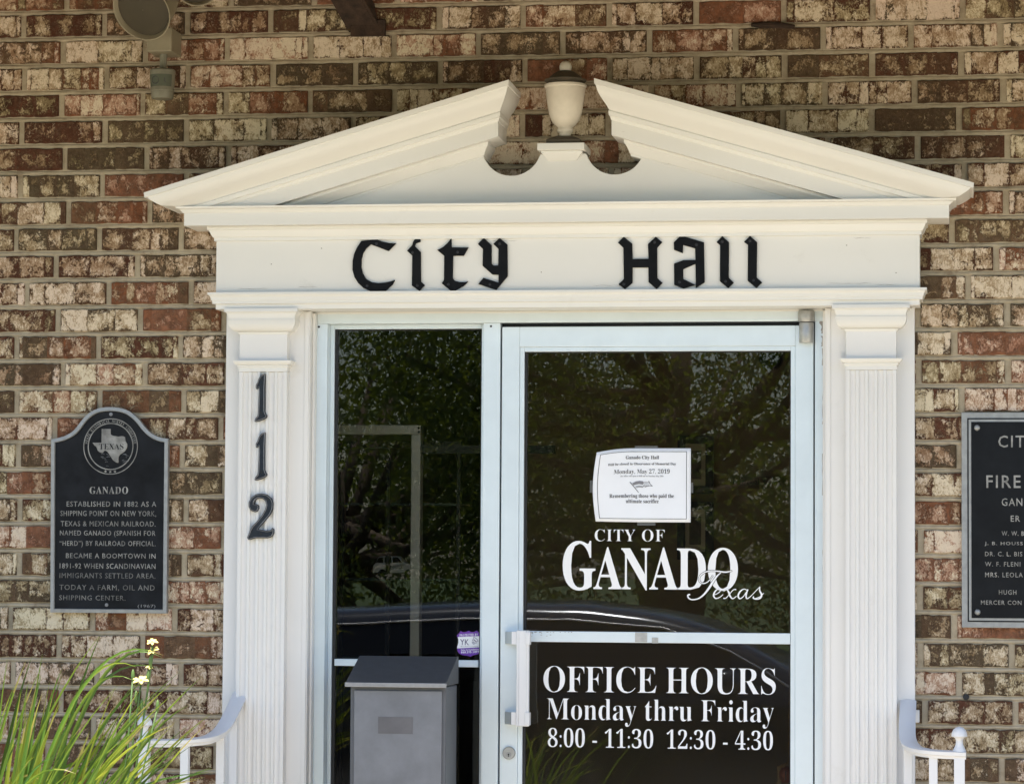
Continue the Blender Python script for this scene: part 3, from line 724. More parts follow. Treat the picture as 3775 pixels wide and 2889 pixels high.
def plaque_left():
    t = thing('historical_plaque', 'arched black cast plaque with a state map seal, on the left bricks', 'plaque', (-1.205, 0, 1.445))
    arch = [(140, 465), (190, 458), (240, 447), (290, 434), (330, 416), (378, 390), (420, 358), (456, 318), (490, 270), (525, 224), (560, 184), (606, 143), (660, 111), (715, 88), (770, 77), (820, 72), (870, 71), (920, 73), (980, 80), (1036, 94), (1090, 116), (1142, 149), (1190, 190), (1228, 230), (1262, 272), (1300, 320), (1340, 362), (1380, 394), (1420, 418), (1460, 436), (1500, 448), (1545, 454), (1585, 457)]
    px = lambda x, y: (-1.386+(x-140)*.0002484, 1.961+(460-y)*.0002423)
    outer = [px(*p) for p in arch]+[(-1.0255, 1.4445), (-1.3805, 1.4445)]
    inner = []
    cxm = (-1.386-1.0255)/2
    n = len(outer); a = sum(p[0]*q[1]-q[0]*p[1] for p, q in zip(outer, outer[1:]+outer[:1]))
    for i in range(n):
        p, q, r_ = Vector(outer[i-1]), Vector(outer[i]), Vector(outer[(i+1) % n])
        e1, e2 = (q-p).normalized(), (r_-q).normalized()
        n1, n2 = Vector((-e1.y, e1.x)), Vector((-e2.y, e2.x))
        if a < 0: n1, n2 = -n1, -n2
        b = (n1+n2); b = b/max(.3, b.length_squared)*2*.5*2
        s_ = q+b*.0115*.5*2*.5
        s_ = q+(n1+n2)/max(.6, 1+n1.dot(n2))*.0120
        inner.append((s_.x, s_.y))
    # rim: raised border between outer and inner outline
    mb = MB()
    mb.loft([[(x, y, z) for x, z in pts] for pts, y in ((outer, -.006), (outer, -.0265), ([(p[0]*.15+q[0]*.85, p[1]*.15+q[1]*.85) for p, q in zip(outer, inner)], -.0275), (inner, -.0245), (inner, -.019))], caps=False)
    mb.build('rim', M['plaque_metal'], t)
    MB().prism(inner, -.020, -.005).build('face', M['plaque_face'], t)
    c = (-1.204, 1.9385)
    mb = MB(); ring(mb, c, .0835, .0812, -.0203); ring(mb, c, .0700, .0672, -.0203)
    sl = mb.build('seal', M['plaque_text'], t)
    mb = MB(); arc_text(mb, 'STATE HISTORICAL SURVEY COMMITTEE', c, .0715, 172, 8, .0078, -.0214, res=2)
    for k in (-1, 0, 1):
        a = R(-90+k*11); sc = (c[0]+.0757*math.cos(a), c[1]+.0757*math.sin(a))
        star = [(sc[0]+(.0048 if j % 2 == 0 else .002)*math.sin(math.pi*j/5), sc[1]+(.0048 if j % 2 == 0 else .002)*math.cos(math.pi*j/5)) for j in range(10)]
        MB().prism(star, -.0216, -.0204).build('star', M['plaque_text'], sl)
    mb.build('seal_lettering', M['plaque_text'], sl)
    tx = [(750, 345), (862, 345), (862, 412), (880, 424), (900, 430), (930, 434), (960, 439), (985, 434), (1010, 433), (1036, 441), (1043, 460), (1046, 490), (1056, 512), (1068, 530), (1070, 552), (1064, 578), (1050, 604), (1030, 628), (1005, 645), (980, 662), (964, 690), (962, 720), (965, 745), (958, 762), (935, 756), (908, 740), (890, 722), (876, 700), (862, 680), (850, 660), (836, 640), (820, 622), (804, 613), (788, 612), (776, 626), (768, 640), (752, 641), (735, 634), (716, 622), (702, 606), (694, 582), (682, 562), (660, 545), (650, 528), (638, 514), (750, 513)]
    pm = lambda x, y: (c[0]+(x-862)*.0002484, c[1]+(560-y)*.0002423)
    st = MB().prism([pm(*p) for p in tx], -.0225, -.0195).build('state_map', M['plaque_text'], sl, bevel=.0005)
    vs, fs = fit_text(serif('TEXAS'), *pm(722, 597), *pm(1024, 527), -.0229, offset=-.006)
    MB().add(vs, fs).build('map_lettering', M['plaque_face'], sl)
    mb = MB()
    rr = random.Random(3)
    for k in range(26):
        y = rr.uniform(650, 800); x = rr.uniform(690, 830) if rr.random() < .6 else rr.uniform(985, 1060)
        if (x-862)**2+(y-560)**2 > 255**2: continue
        p, q = pm(x, y), pm(x+rr.uniform(15, 50), y+rr.uniform(-6, 8))
        MB().tube([(p[0], -.0203, p[1]), ((p[0]+q[0])/2, -.0206, (p[1]+q[1])/2+.0008), (q[0], -.0203, q[1])], .0005, 4).build('seal_wave', M['num_rim'], sl)
    q = lambda x, y: (-1.387+(x-220)*.000722, 1.961-(y-205)*.000697)
    vs, fs = fit_text(serif('GANADO'), *q(387, 440), *q(550, 409), -.0203, depth=.0015, res=2, spacing=1.12, offset=-.004)
    MB().add(vs, fs).build('title_lettering', M['plaque_text'], t)
    lines = [('ESTABLISHED IN 1882 AS A', 290, 670, 472, 494), ('SHIPPING POINT ON NEW YORK,', 264, 670, 512, 538), ('TEXAS & MEXICAN RAILROAD.', 266, 668, 556, 578), ('NAMED GANADO (SPANISH FOR', 263, 668, 596, 624),
             ('\u201cHERD\u201d) BY RAILROAD OFFICIAL.', 262, 670, 640, 668), ('BECAME A BOOMTOWN IN', 290, 670, 693, 714), ('1891-92 WHEN SCANDINAVIAN', 264, 670, 736, 758), ('IMMIGRANTS SETTLED AREA.', 264, 670, 777, 799), ('TODAY A FARM, OIL AND', 264, 668, 827, 853), ('SHIPPING CENTER.', 264, 545, 872, 893)]
    mb, mb2 = MB(), MB()
    for k, (s, x0, x1, y0, y1) in enumerate(lines):
        vs, fs = fit_text(s, *q(x0, y1), *q(x1, y0), -.0203, depth=.0014, res=2, spacing=1.15)
        MB().add(vs, fs).build('inscription_line', M['plaque_text_worn' if k >= 7 else 'plaque_text'], t)
    vs, fs = fit_text('(1967)', *q(597, 926), *q(672, 909), -.0203, depth=.001, res=2)
    MB().add(vs, fs).build('date_lettering', M['num_rim'], t)
    for x, y in ((870, 158), ):
        p = px(x, y); MB().lathe([(.0005, .0015), (.005, .0012), (.0062, -.001)], (p[0], -.020, p[1]), 14, 'y').build('bolt', M['num_rim'], t)
    p = q(465, 912); MB().lathe([(.0005, .0015), (.005, .0012), (.0062, -.001)], (p[0], -.020, p[1]), 14, 'y').build('bolt', M['num_rim'], t)
plaque_left()
def plaque_right():
    x0, x1, z0, z1 = 1.303, 1.925, 1.4235, 2.037
    t = thing('dedication_plaque', 'square black metal plaque with a silver border, cut by the right edge', 'plaque', ((x0+x1)/2, 0, z0))
    MB().box(x0, x1, -.020, -.004, z0, z1).build('backing_plate', M['plaque_metal'], t, bevel=.002)
    MB().box(x0+.0165, x1-.0165, -.0212, -.0195, z0+.0165, z1-.0165).build('border_line', M['slate_plaque'], t)
    MB().box(x0+.0205, x1-.0205, -.0224, -.0205, z0+.0205, z1-.0205).build('inner_border', M['plaque_metal'], t)
    MB().box(x0+.0275, x1-.0275, -.0236, -.0220, z0+.0275, z1-.0275).build('face', M['slate_plaque'], t)
    px = lambda x, y: (1.301+(x-910)*.000456, 2.037+(872-y)*.000458)     # crop one
    py = lambda x, y: (1.305+(x-932)*.000456, 1.424+(700-y)*.000459)     # crop two
    tx = [('CIT', px, 1142, 1305, 1017, 1092), ('FIRE', px, 1068, 1280, 1265, 1343), ('GAN', px, 1162, 1290, 1407, 1455), ('ER', px, 1218, 1275, 1515, 1552), ('W. W. B', px, 1162, 1300, 1612, 1640),
          ('J. B. HOUSS', py, 1070, 1305, 168, 195), ('DR. C. L. BIS', py, 1072, 1302, 230, 258), ('W. F. FLENI', py, 1072, 1290, 293, 321), ('MRS. LEOLA', py, 1072, 1305, 358, 388), ('HUGH', py, 1157, 1265, 466, 495), ('MERCER CON', py, 1046, 1296, 531, 558)]
    mb = MB()
    for s, fn, a, b, ya, yb in tx:
        vs, fs = fit_text(s, *fn(a, yb), *fn(b, ya), -.0237, depth=.0014, res=2, offset=.008, spacing=1.2)
        MB().add(vs, fs).build('inscription_line', M['plaque_text'], t)
    for x, z in ((x0+.0445, z1-.0445), (x0+.0445, z0+.0445), (x1-.0445, z1-.0445), (x1-.0445, z0+.0445)):
        o = MB().lathe([(.0005, .0055), (.004, .005), (.007, .0032), (.0085, .0005), (.0085, -.001)], (x, -.0236, z), 20, 'y').build('rosette', M['plaque_metal'], t); smooth_by_angle(o, 60)
plaque_right()

# ================================================================ aluminium entrance frame and sidelight
ent = thing('entrance_frame', 'pale aluminium entrance frame with a tall glass sidelight beside the door', 'door frame', (.15, .06, .15))
def bx(name, par, x0, x1, y0, y1, z0, z1, mat='alu', bev=.0012): return MB().box(x0, x1, y0, y1, z0, z1).build(name, M[mat], par, bevel=bev)
bx('head', ent, -.5870, .9070, .015, .125, 2.304, 2.3355)
bx('jamb', ent, -.5875, -.556, .0152, .125, .151, 2.3035); bx('jamb', ent, .8835, .9075, .0152, .125, .151, 2.3035)
mul = bx('mullion', ent, -.0875, -.038, .0152, .125, .151, 2.3035)
bx('sill', ent, -.555, -.088, .03, .125, .151, .25)
gs = MB().box(-.5555, -.5435, .058, .09, .2505, 2.3035).box(-.543, -.1, .058, .09, 2.2905, 2.3034).box(-.0995, -.0878, .058, .09, .2505, 2.3035)
gs.build('glazing_stop', M['alu'], ent, bevel=.0008)
MB().box(-.5433, -.5345, .066, .088, .2505, 2.2903).box(-.534, -.1, .070, .088, 2.2865, 2.2903).box(-.103, -.1, .0662, .088, .2505, 2.286).build('gasket', M['gasket'], ent)
bx('transom_rail', ent, -.534, -.1035, .052, .088, 1.2935, 1.3135)
for z0, z1 in ((1.3138, 2.2862), (.2503, 1.2932)): MB().box(-.5344, -.1032, .0745, .0805, z0, z1).build('glass_pane', M['glass'], ent)
rp = random.Random(4)
for zc, h_, w_ in ((2.285, .035, .012), (2.245, .03, .008), (2.20, .05, .004), (2.05, .09, .0035), (1.86, .12, .003), (1.60, .1, .0025)):
    pts = [(.9073, zc-h_/2)]+[(.9073-w_*rp.uniform(.3, 1), zc-h_/2+h_*k/7) for k in range(8)]+[(.9073, zc+h_/2)]
    MB().prism(pts, .0146, .0155).build('peeling_paint', M['peel'], ent)
for x, z in ((-.5825, 2.2945), (-.066, 2.2935)): MB().lathe([(.0005, .0006), (.0033, .0006), (.0036, -.001)], (x, .0152, z), 12, 'y').build('rivet', M['gasket'], ent)
MB().box(-.0378, .8833, .05, .11, 2.2935, 2.3034).build('door_stop', M['gasket'], ent)
MB().box(-.0378, -.0335, .04, .1, .16, 2.293).box(.8796, .8833, .04, .1, .16, 2.293).build('weather_strip', M['gasket'], ent)

# ---------------------------------------------------------------- the glass door
dr = thing('glass_door', 'aluminium framed glass door with white vinyl office hours lettering', 'door', (.42, .04, .16))
YD = .02
st = bx('stile', dr, -.033, .0185, YD, YD+.044, .16, 2.2915); bx('stile', dr, .827, .879, YD, YD+.044, .16, 2.2915)
bx('top_rail', dr, .0188, .8267, YD+.0004, YD+.044, 2.2325, 2.2915); bx('bottom_rail', dr, .0188, .8267, YD+.0004, YD+.044, .16, .36)
bx('mid_rail', dr, .0335, .8125, YD+.003, YD+.044, 1.3705, 1.4015)
MB().box(.0190, .0325, YD+.0055, YD+.04, .3605, 2.232).box(.8135, .8265, YD+.0055, YD+.04, .3605, 2.232).box(.0328, .8132, YD+.0056, YD+.04, 2.2190, 2.232).box(.0328, .8132, YD+.0056, YD+.04, .3605, .374).build('glazing_bead', M['alu'], dr, bevel=.0008)
MB().box(.0327, .0400, YD+.016, YD+.036, .375, 2.2185).box(.8100, .8133, YD+.018, YD+.036, .375, 2.2185).box(.0402, .8098, YD+.018, YD+.036, 2.2155, 2.2186).build('gasket', M['gasket'], dr)
GY = YD+.022
for z0, z1 in ((1.4018, 2.2153), (.3748, 1.3702)): MB().box(.0402, .8098, GY, GY+.006, z0, z1).build('glass_pane', M['glass'], dr)
# scuffs and old tape on the push rail
mb = MB()
for a, b, z0, z1 in ((.363, .398, 1.3725, 1.4005), (.412, .430, 1.3695, 1.386)): mb.box(a, b, YD+.0012, YD+.0028, z0, z1)
mb.build('old_tape', simple('old_grey_tape', (.42, .42, .40), .5, 0, .15, 60), dr)
mb = MB(); rr = random.Random(8)
for k in range(26):
    a = .055+rr.random()**1.5*.13; w = rr.uniform(.001, .006); z = 1.3995-rr.random()**3*.012
    mb.box(a, a+w, YD+.0016, YD+.0029, z-.0012, z+rr.uniform(0, .001))
mb.build('scuff', M['alu_dark'], dr)
# pull handle
h = thing('pull_handle', None, None, (.035, -.02, 1.13)); h.parent = dr; h.location = Vector((.035, -.02, 1.13))-dr.location
for z0, z1 in ((1.364, 1.4), (1.1315, 1.1675)):
    mb = MB(); mb.loft([[(-.0175, YD-.002, z), (-.0165, YD-.012, z), (.0085, YD-.050, z), (.030, YD-.055, z), (.030, YD-.030, z), (.014, YD-.002, z)] for z in (z0, z1)])
    mb.build('handle_bracket', M['bracket'], h, bevel=.001)
    MB().box(.0087, .0295, YD-.0565, YD-.0505, z0-.0005, z1+.0005).build('bracket_face', M['rail'], h, bevel=.001)
    MB().box(.0505, .064, YD-.068, YD-.040, z0-.001, z1).build('bracket_cap', M['rail'], h, bevel=.0012)
MB().box(.024, .0605, YD-.0625, YD-.045, 1.1275, 1.4045).box(.0315, .0535, YD-.0655, YD-.0624, 1.1285, 1.4035).build('grip', M['rail'], h, bevel=.0015)
lk = MB().lathe([(.0005, .0115), (.0165, .0115), (.0182, .010), (.0187, .007), (.0187, -.002)], (-.0045, YD, 1.047), 36, 'y').build('lock_cylinder', M['alu_dark'], dr); smooth_by_angle(lk, 40)
o = MB().lathe([(.0005, .0135), (.0072, .0135), (.0078, .011)], (-.0048, YD, 1.0425), 24, 'y').build('lock_plug', M['plaque_metal'], lk)
MB().lathe([(.0005, .0139), (.0024, .0139), (.0025, .012)], (-.0048, YD, 1.0435), 12, 'y').box(-.0059, -.0037, YD-.0141, YD-.012, 1.0365, 1.0435).build('keyway', M['gasket'], lk)
# pivot hinge at the top corner
hg = MB().lathe([(.0005, 0), (.0205, 0), (.0215, .002), (.0215, .056), (.020, .058), (.0005, .058)], (.8600, YD-.016, 2.240), 32).build('pivot_hinge', M['alu_dark'], dr); smooth_by_angle(hg, 40)
o = MB().lathe([(.0005, 0), (.0225, 0), (.0245, .003), (.0245, .028), (.0225, .032), (.0005, .032)], (.8595, YD-.014, 2.300), 32).box(.838, .882, YD-.012, YD-.006, 2.301, 2.331).build('hinge_cap', M['alu_dark'], hg); smooth_by_angle(o, 40)
# lettering on the glass
GT = GY-.0006
def vinyl(name, parts):
    mb = MB()
    for k, (s, r_, kw) in enumerate(parts):
        vs, fs = fit_text(s, r_[0], r_[1], r_[2], r_[3], GT-.0002*k, **kw); mb.add(vs, fs)
    return mb.build(name, M['vinyl'], dr)
vinyl('door_lettering', [(serif('CITY OF'), (.241, 1.6645, .446, 1.6995), dict(offset=-.010, spacing=1.08)),
                         (serif('G'), (.147, 1.5205, .2435, 1.6655), dict(offset=.004)), (serif('ANADO'), (.238, 1.5225, .660, 1.6475), dict(offset=0, spacing=.93))])
# thin script word: black halo under white letters where it crosses the O
SXY = lambda x, y: (.514+(x-1240)*.000465, 1.497+(520-y)*.000478)
def ribbon(mb, pts, y0, extra=0.0):
    """pen stroke with a swelling width through (x, y, half width) points"""
    P_ = [Vector((*SXY(p[0], p[1]), p[2]*.00062)) for p in pts]; out = []
    for i in range(len(P_)-1):
        p0_, p1_, p2_, p3_ = P_[max(i-1, 0)], P_[i], P_[i+1], P_[min(i+2, len(P_)-1)]
        for k in range(6):
            u_ = k/6
            out.append(.5*((2*p1_)+(p2_-p0_)*u_+(2*p0_-5*p1_+4*p2_-p3_)*u_*u_+(3*p1_-p0_-3*p2_+p3_)*u_**3))
    out.append(P_[-1]); vs = []; n = len(out)
    for i, p in enumerate(out):
        t_ = out[min(i+1, n-1)]-out[max(i-1, 0)]; q = Vector((-t_.y, t_.x)); q.normalize(); w = max(.0009, p.z)+extra; y = y0-i*2e-6
        vs += [(p.x-q.x*w, y, p.y-q.y*w), (p.x+q.x*w, y, p.y+q.y*w)]
    mb.add(vs, [(2*i, 2*i+1, 2*i+3, 2*i+2) for i in range(n-1)])
PEN = [[(1398, 372, 2), (1385, 392, 2), (1362, 415, 2.2), (1335, 422, 2.4), (1314, 408, 2.8), (1316, 380, 2.8), (1345, 356, 2.8), (1385, 346, 2.6), (1430, 348, 2.8), (1480, 353, 3.2), (1519, 344, 1.8)],
       [(1448, 356, 2), (1425, 376, 3.5), (1400, 410, 5), (1375, 448, 5), (1345, 486, 4), (1310, 513, 3), (1270, 521, 2.8), (1246, 511, 3.2), (1242, 494, 3.6), (1256, 490, 3)]]
PEN2 = [[(1398, 494, 1.6), (1428, 482, 2), (1445, 465, 2.2), (1432, 455, 2.4), (1412, 470, 3.6), (1403, 495, 4), (1415, 512, 2.8), (1440, 506, 2), (1462, 488, 1.6)],
        [(1466, 470, 1.6), (1482, 457, 2.4), (1496, 472, 4), (1506, 498, 4), (1522, 513, 2.6), (1546, 498, 1.6)], [(1544, 458, 3), (1526, 460, 2), (1502, 486, 1.8), (1480, 510, 2), (1464, 511, 3)],
        [(1612, 462, 2), (1592, 455, 2.2), (1568, 470, 3.6), (1556, 496, 4), (1566, 513, 2.8), (1588, 500, 2), (1610, 468, 2)], [(1617, 456, 3), (1606, 488, 3.8), (1610, 512, 2.8), (1632, 500, 1.8), (1660, 472, 1.6), (1692, 440, 1.8)],
        [(1692, 440, 1.8), (1690, 462, 3.4), (1702, 488, 4.2), (1694, 508, 3.6), (1670, 515, 2.8), (1650, 508, 3.2), (1654, 498, 2)], [(1660, 512, 1.6), (1692, 500, 1.6), (1716, 478, 1.8)]]
mb = MB()
for p in PEN: ribbon(mb, p, GT-.0014, .0012)
mb.build('script_outline', M['gasket'], dr)
mb = MB()
for k, p in enumerate(PEN+PEN2): ribbon(mb, p, GT-.0020-.00015*k)
mb.build('script_lettering', M['vinyl'], dr)
vinyl('hours_heading', [(serif('OFFICE HOURS'), (.092, 1.2235, .770, 1.3005), dict(offset=-.011, spacing=.96))])
vinyl('hours_lettering', [(serif('Monday thru Friday'), (.102, 1.1265, .765, 1.207), dict(offset=-.011)), (serif('8:00 - 11:30  12:30 - 4:30'), (.106, 1.0645, .762, 1.1205), dict(offset=-.011))])

# ---------------------------------------------------------------- paper notice
nt_ = thing('paper_notice', 'white printed closing notice taped to the door glass above the lettering', 'notice', (.38, GY, 1.72))
def curl(u, v):
    """sheet position for u,v in 0..1: the left side has come loose and bows out of the plane"""
    e = max(0, .42-u)/.42
    x = .2455+u*.2765+(-.010*math.sin(math.pi*v)+.004*v)*e*1.0
    z = 1.7205+v*.2155-.015*e*e*v+.0015*e
    y = GY-.0012-.030*e*e*(.5+.5*v)-.002*math.sin(math.pi*u)
    return x, y, z
mb = MB(); n, m_ = 24, 14
mb.add([curl(i/n, j/m_) for j in range(m_+1) for i in range(n+1)], [(j*(n+1)+i, j*(n+1)+i+1, (j+1)*(n+1)+i+1, (j+1)*(n+1)+i) for j in range(m_) for i in range(n)])
sh_ = mb.build('sheet', M['paper'], nt_, smooth=True)
so = sh_.modifiers.new('thickness', 'SOLIDIFY'); so.thickness = .0004; so.offset = 1
def on_sheet(vs, lift):
    out = []
    for x, y, z in vs:
        u_, v_ = (x-.2455)/.2765, (z-1.7205)/.2155
        p = curl(u_, v_); out.append((p[0], p[1]-lift, p[2]))
    return out
mb = MB()
def frame_line(ins, w):
    for (a, b, c_, d_) in ((ins, ins, 1-ins, ins+w*1.28), (ins, 1-ins-w*1.28, 1-ins, 1-ins), (ins, ins+w*1.3, ins+w, 1-ins-w*1.3), (1-ins-w, ins+w*1.3, 1-ins, 1-ins-w*1.3)):
        k = 20
        vs = []; fs = []
        for i in range(k+1):
            for j in range(2):
                u_, v_ = (a+(c_-a)*i/k, b+(d_-b)*j) if (c_-a) > (d_-b) else (a+(c_-a)*j, b+(d_-b)*i/k)
                x, y, z = curl(u_, v_); vs.append((x, y-.0009, z))
        for i in range(k): fs.append((2*i, 2*i+1, 2*i+3, 2*i+2))
        mb.add(vs, fs)
frame_line(.042, .0055)
mb.build('border_line', M['ink'], nt_)
mb, mb2 = MB(), MB()
for s, xa, xb, za, zb, dst in (('Ganado City Hall', .332, .429, 1.9015, 1.9145, mb), ('Will be closed in Observance of Memorial Day', .2825, .479, 1.885, 1.8945, mb), ('Monday, May 27, 2019', .3005, .4605, 1.8585, 1.8755, mb), ('the office will open at 8:00 am on Tuesday, May 28th', .319, .4425, 1.8515, 1.8575, mb2),
                          ('Remembering those who paid the', .2895, .473, 1.7885, 1.803, mb), ('ultimate sacrifice', .334, .4285, 1.776, 1.7875, mb)):
    vs, fs = fit_text(serif(s), xa, za, xb, zb, GY, res=2, offset=(-.008 if 'May 27' in s else 0)); MB().add(on_sheet(vs, .0012), fs).build('printed_line', M['ink' if dst is mb else 'ink_grey'], nt_)
mb = MB()
P2 = lambda x, y: (.249+(x-440)*.0001875, 1.925-(y-280)*.0001885)
def pic(mbx, pts):
    pts = [P2(*p) for p in pts]
    vs = on_sheet([(x, 0, z) for x, z in pts], .0012); mbx.add(vs, [tuple(range(len(vs)))])
pic(mb, [(945, 745), (965, 745), (1090, 905), (1080, 908)])
pic(mb, [(985, 765), (1040, 735), (1100, 725), (1150, 732), (1165, 755), (1150, 785), (1090, 775), (1030, 788), (1008, 795)])
pic(mb, [(1030, 812), (1090, 800), (1150, 808), (1172, 795), (1175, 803), (1150, 817), (1090, 810), (1036, 822)])
pic(mb, [(1040, 828), (1100, 815), (1160, 822), (1155, 830), (1100, 824), (1048, 835)])
for k in range(4):
    pic(mb, [(1160, 742+k*22), (1200, 738+k*21), (1245, 745+k*20), (1248, 751+k*20), (1200, 745+k*21), (1162, 749+k*22)])
pic(mb, [(1235, 728), (1250, 728), (1262, 765), (1308, 812), (1255, 805), (1180, 826), (1178, 818), (1250, 796), (1285, 800), (1250, 765)])
mb.build('flag_drawing', M['ink_grey'], nt_)
for a, b, c_, d_ in ((.358, .425, 1.930, 1.943), (.366, .419, 1.711, 1.724), (.226, .240, 1.806, 1.842), (.519, .529, 1.806, 1.836)): MB().box(a, b, GY-.0006, GY-.0001, c_, d_).build('tape', M['tape'], nt_)

# ---------------------------------------------------------------- security sticker
sk = thing('security_sticker', 'purple and white shield sticker in the lower corner of the sidelight', 'sticker', (-.135, .074, 1.325))
SX = lambda x, y: (-.160+(x-490)*.0000768, 1.399-(y-470)*.0000770)
def spl(pts): return [SX(*p) for p in pts]
yk = .0742
top = [(335, 655), (400, 590), (455, 530), (490, 470), (550, 505), (620, 520), (690, 512), (750, 485), (800, 455), (860, 488), (930, 510), (1000, 508), (1060, 482), (1120, 445), (1170, 500), (1230, 555), (1295, 600), (1285, 640), (1262, 660), (380, 700)]
midp = [(380, 702), (1262, 662), (1250, 760), (1260, 850), (1290, 930), (1325, 1000), (1325, 1088), (360, 1136), (362, 1080), (390, 990), (408, 900), (405, 800)]
bot = [(360, 1138), (1325, 1090), (1320, 1180), (1280, 1270), (1200, 1335), (1100, 1370), (960, 1400), (910, 1430), (875, 1455), (830, 1430), (760, 1410), (640, 1400), (520, 1375), (430, 1320), (380, 1240)]
fit = lambda pts: [(min(x, -.1035), z) for x, z in spl(pts)]
MB().prism(fit(top), yk-.0005, yk).build('top_band', M['purple'], sk); MB().prism(fit(midp), yk-.0004, yk).build('centre_panel', M['vinyl'], sk); MB().prism(fit(bot), yk-.0005, yk).build('bottom_band', M['purple'], sk)
mb = MB()
for s, a, b in (('PROTECTED BY', (460, 668), (1170, 575)), ('Sales & Installation', (510, 1212), (1205, 1145)), ('888.395.1499', (510, 1318), (1215, 1225))):
    vs, fs = fit_text(s, *SX(*a), *SX(*b), yk-.0009, res=1, offset=.012)
    MB().add([(x, y, z+(x+.135)*.05) for x, y, z in vs], fs).build('band_lettering', M['vinyl'], sk)
mb = MB(); vs, fs = fit_text('YK', *SX(480, 1005), *SX(820, 785), yk-.0008, res=2); mb.add(vs, fs)
for cx, cy, rx, ry in ((1080, 790, 120, 42), (1030, 865, 100, 32), (985, 930, 55, 22)):
    mb.tube([(SX(cx+rx*math.cos(a)*.75-ry*math.sin(a)*.65, cy+rx*math.cos(a)*.65+ry*math.sin(a)*.75)[0], yk-.0008, SX(cx, cy+rx*math.cos(a)*.65+ry*math.sin(a)*.75)[1]) for a in [2*math.pi*k/20 for k in range(21)]], .0006, 4)
mb.build('emblem', M['purple_ink'], sk)
mb = MB(); vs, fs = fit_text('SECURITY SYSTEMS', *SX(490, 1080), *SX(1190, 1040), yk-.0008, res=1); mb.add(vs, fs)
mb.build('small_lettering', M['ink_grey'], sk)

# ---------------------------------------------------------------- drop box
db = thing('drop_box', 'slate grey steel drop box with a sloping charcoal lid before the sidelight', 'drop box', (-.285, -.2, .15))
X0, X1 = -.421, -.145
MB().box(X0, X1, -.262, -.075, .151, 1.2465).build('box_body', M['box_side'], db, bevel=.003)
mb = MB().box(X0+.0115, X1-.0105, -.268, -.2622, .17, 1.236); mb.build('front_panel', M['box_body'], db, bevel=.0025)
MB().box(-.339, -.239, -.2692, -.2682, 1.1135, 1.161).build('label_plate', simple('faded_label', (.115, .112, .122), .5, .1, .15, 14), db)
mb = MB(); mb.loft([[(x, -.285, 1.250), (x, -.285, 1.2575), (x, -.088, 1.3275), (x, -.070, 1.3275), (x, -.070, 1.250)] for x in (-.431, -.141)])
ld = mb.build('lid', M['box_lid'], db, bevel=.0015)
MB().box(-.4325, -.1395, -.2895, -.2853, 1.2455, 1.2580).build('lid_lip', M['box_edge'], ld, bevel=.001)

# ---------------------------------------------------------------- handrails
def cap_rail(path, up_w=.0, w=.046, th=.019):
    """moulded cap swept along a path; path = list of (point, side vector)"""
    prof = [(-.50, 0), (-.46, -.5), (-.36, -.62), (-.30, -1), (.30, -1), (.36, -.62), (.46, -.5), (.50, 0), (.30, .14), (0, .2), (-.30, .14)]
    rings = []
    for i, (p, s_) in enumerate(path):
        p = Vector(p); t_ = (Vector(path[min(i+1, len(path)-1)][0])-Vector(path[max(i-1, 0)][0])).normalized()
        s_ = Vector(s_); s_ = (s_-t_*s_.dot(t_)).normalized(); n_ = s_.cross(t_).normalized()
        if n_.z < 0: n_ = -n_
        rings.append([p+s_*(a*w)+n_*(b*th) for a, b in prof])
    return MB().loft(rings)
def handrail(side, label, post_x):
    """starts at the casing, slopes down toward the steps and turns outward to a newel"""
    x0 = -.792 if side < 0 else 1.152
    t = thing('handrail', label, 'handrail', (x0, -.25, .15), 'white handrails beside the door')
    ctrl = [Vector((x0, -.047, 1.216)), Vector((x0, -.10, 1.192)), Vector((x0, -.18, 1.155)), Vector((x0+side*.004, -.27, 1.120)), Vector((x0+side*.022, -.345, 1.103)), Vector((x0+side*.06, -.395, 1.097)), Vector((x0+side*.105, -.412, 1.0945)), Vector((post_x+side*.018, -.415, 1.0935))]
    pts = []
    for i in range(len(ctrl)-1):
        p0_, p1_, p2_, p3_ = ctrl[max(i-1, 0)], ctrl[i], ctrl[i+1], ctrl[min(i+2, len(ctrl)-1)]
        for k in range(6):
            u_ = k/6
            pts.append(.5*((2*p1_)+(p2_-p0_)*u_+(2*p0_-5*p1_+4*p2_-p3_)*u_*u_+(3*p1_-p0_-3*p2_+p3_)*u_**3))
    pts.append(ctrl[-1])
    path = []
    for i, p in enumerate(pts):
        tt = (pts[min(i+1, len(pts)-1)]-pts[max(i-1, 0)]); s_ = Vector((0, 0, 1)).cross(tt); path.append((p, s_.normalized()))
    if side > 0: pass
    o = cap_rail(path).build('rail', M['rail'], t); smooth_by_angle(o, 40)
    MB().box(post_x-.0145, post_x+.0145, -.4295, -.4005, .151, 1.083).build('newel_post', M['rail'], t, bevel=.001)
    ps = [c_ for c_ in t.children if c_.name.startswith('newel_post')][0]
    b = MB().lathe([(.0165, 0), (.0175, .004), (.014, .010), (.010, .020), (.0095, .030), (.012, .036), (.017, .0395), (.0215, .041), (.0215, .044), (.0205, .051), (.0165, .059), (.010, .065), (.0005, .0675)], (post_x, -.415, 1.095), 32).build('ball_finial', M['rail'], ps); smooth_by_angle(b, 45)
    for p in (Vector((x0+side*.075, -.403, 1.080)), Vector((x0+side*.004, -.27, 1.104)), Vector((x0, -.13, 1.160))):
        MB().box(p.x-.0115, p.x+.0115, p.y-.0115, p.y+.0115, .151, p.z-.002).build('baluster', M['rail'], t, bevel=.0008)
    MB().box(x0+.004, x0+.032, -.075, -.0465, 1.155, 1.190).build('wall_bracket', M['rail'], t, bevel=.002)
handrail(-1, 'white iron handrail with a ball finial behind the tall lily leaves', -.982)
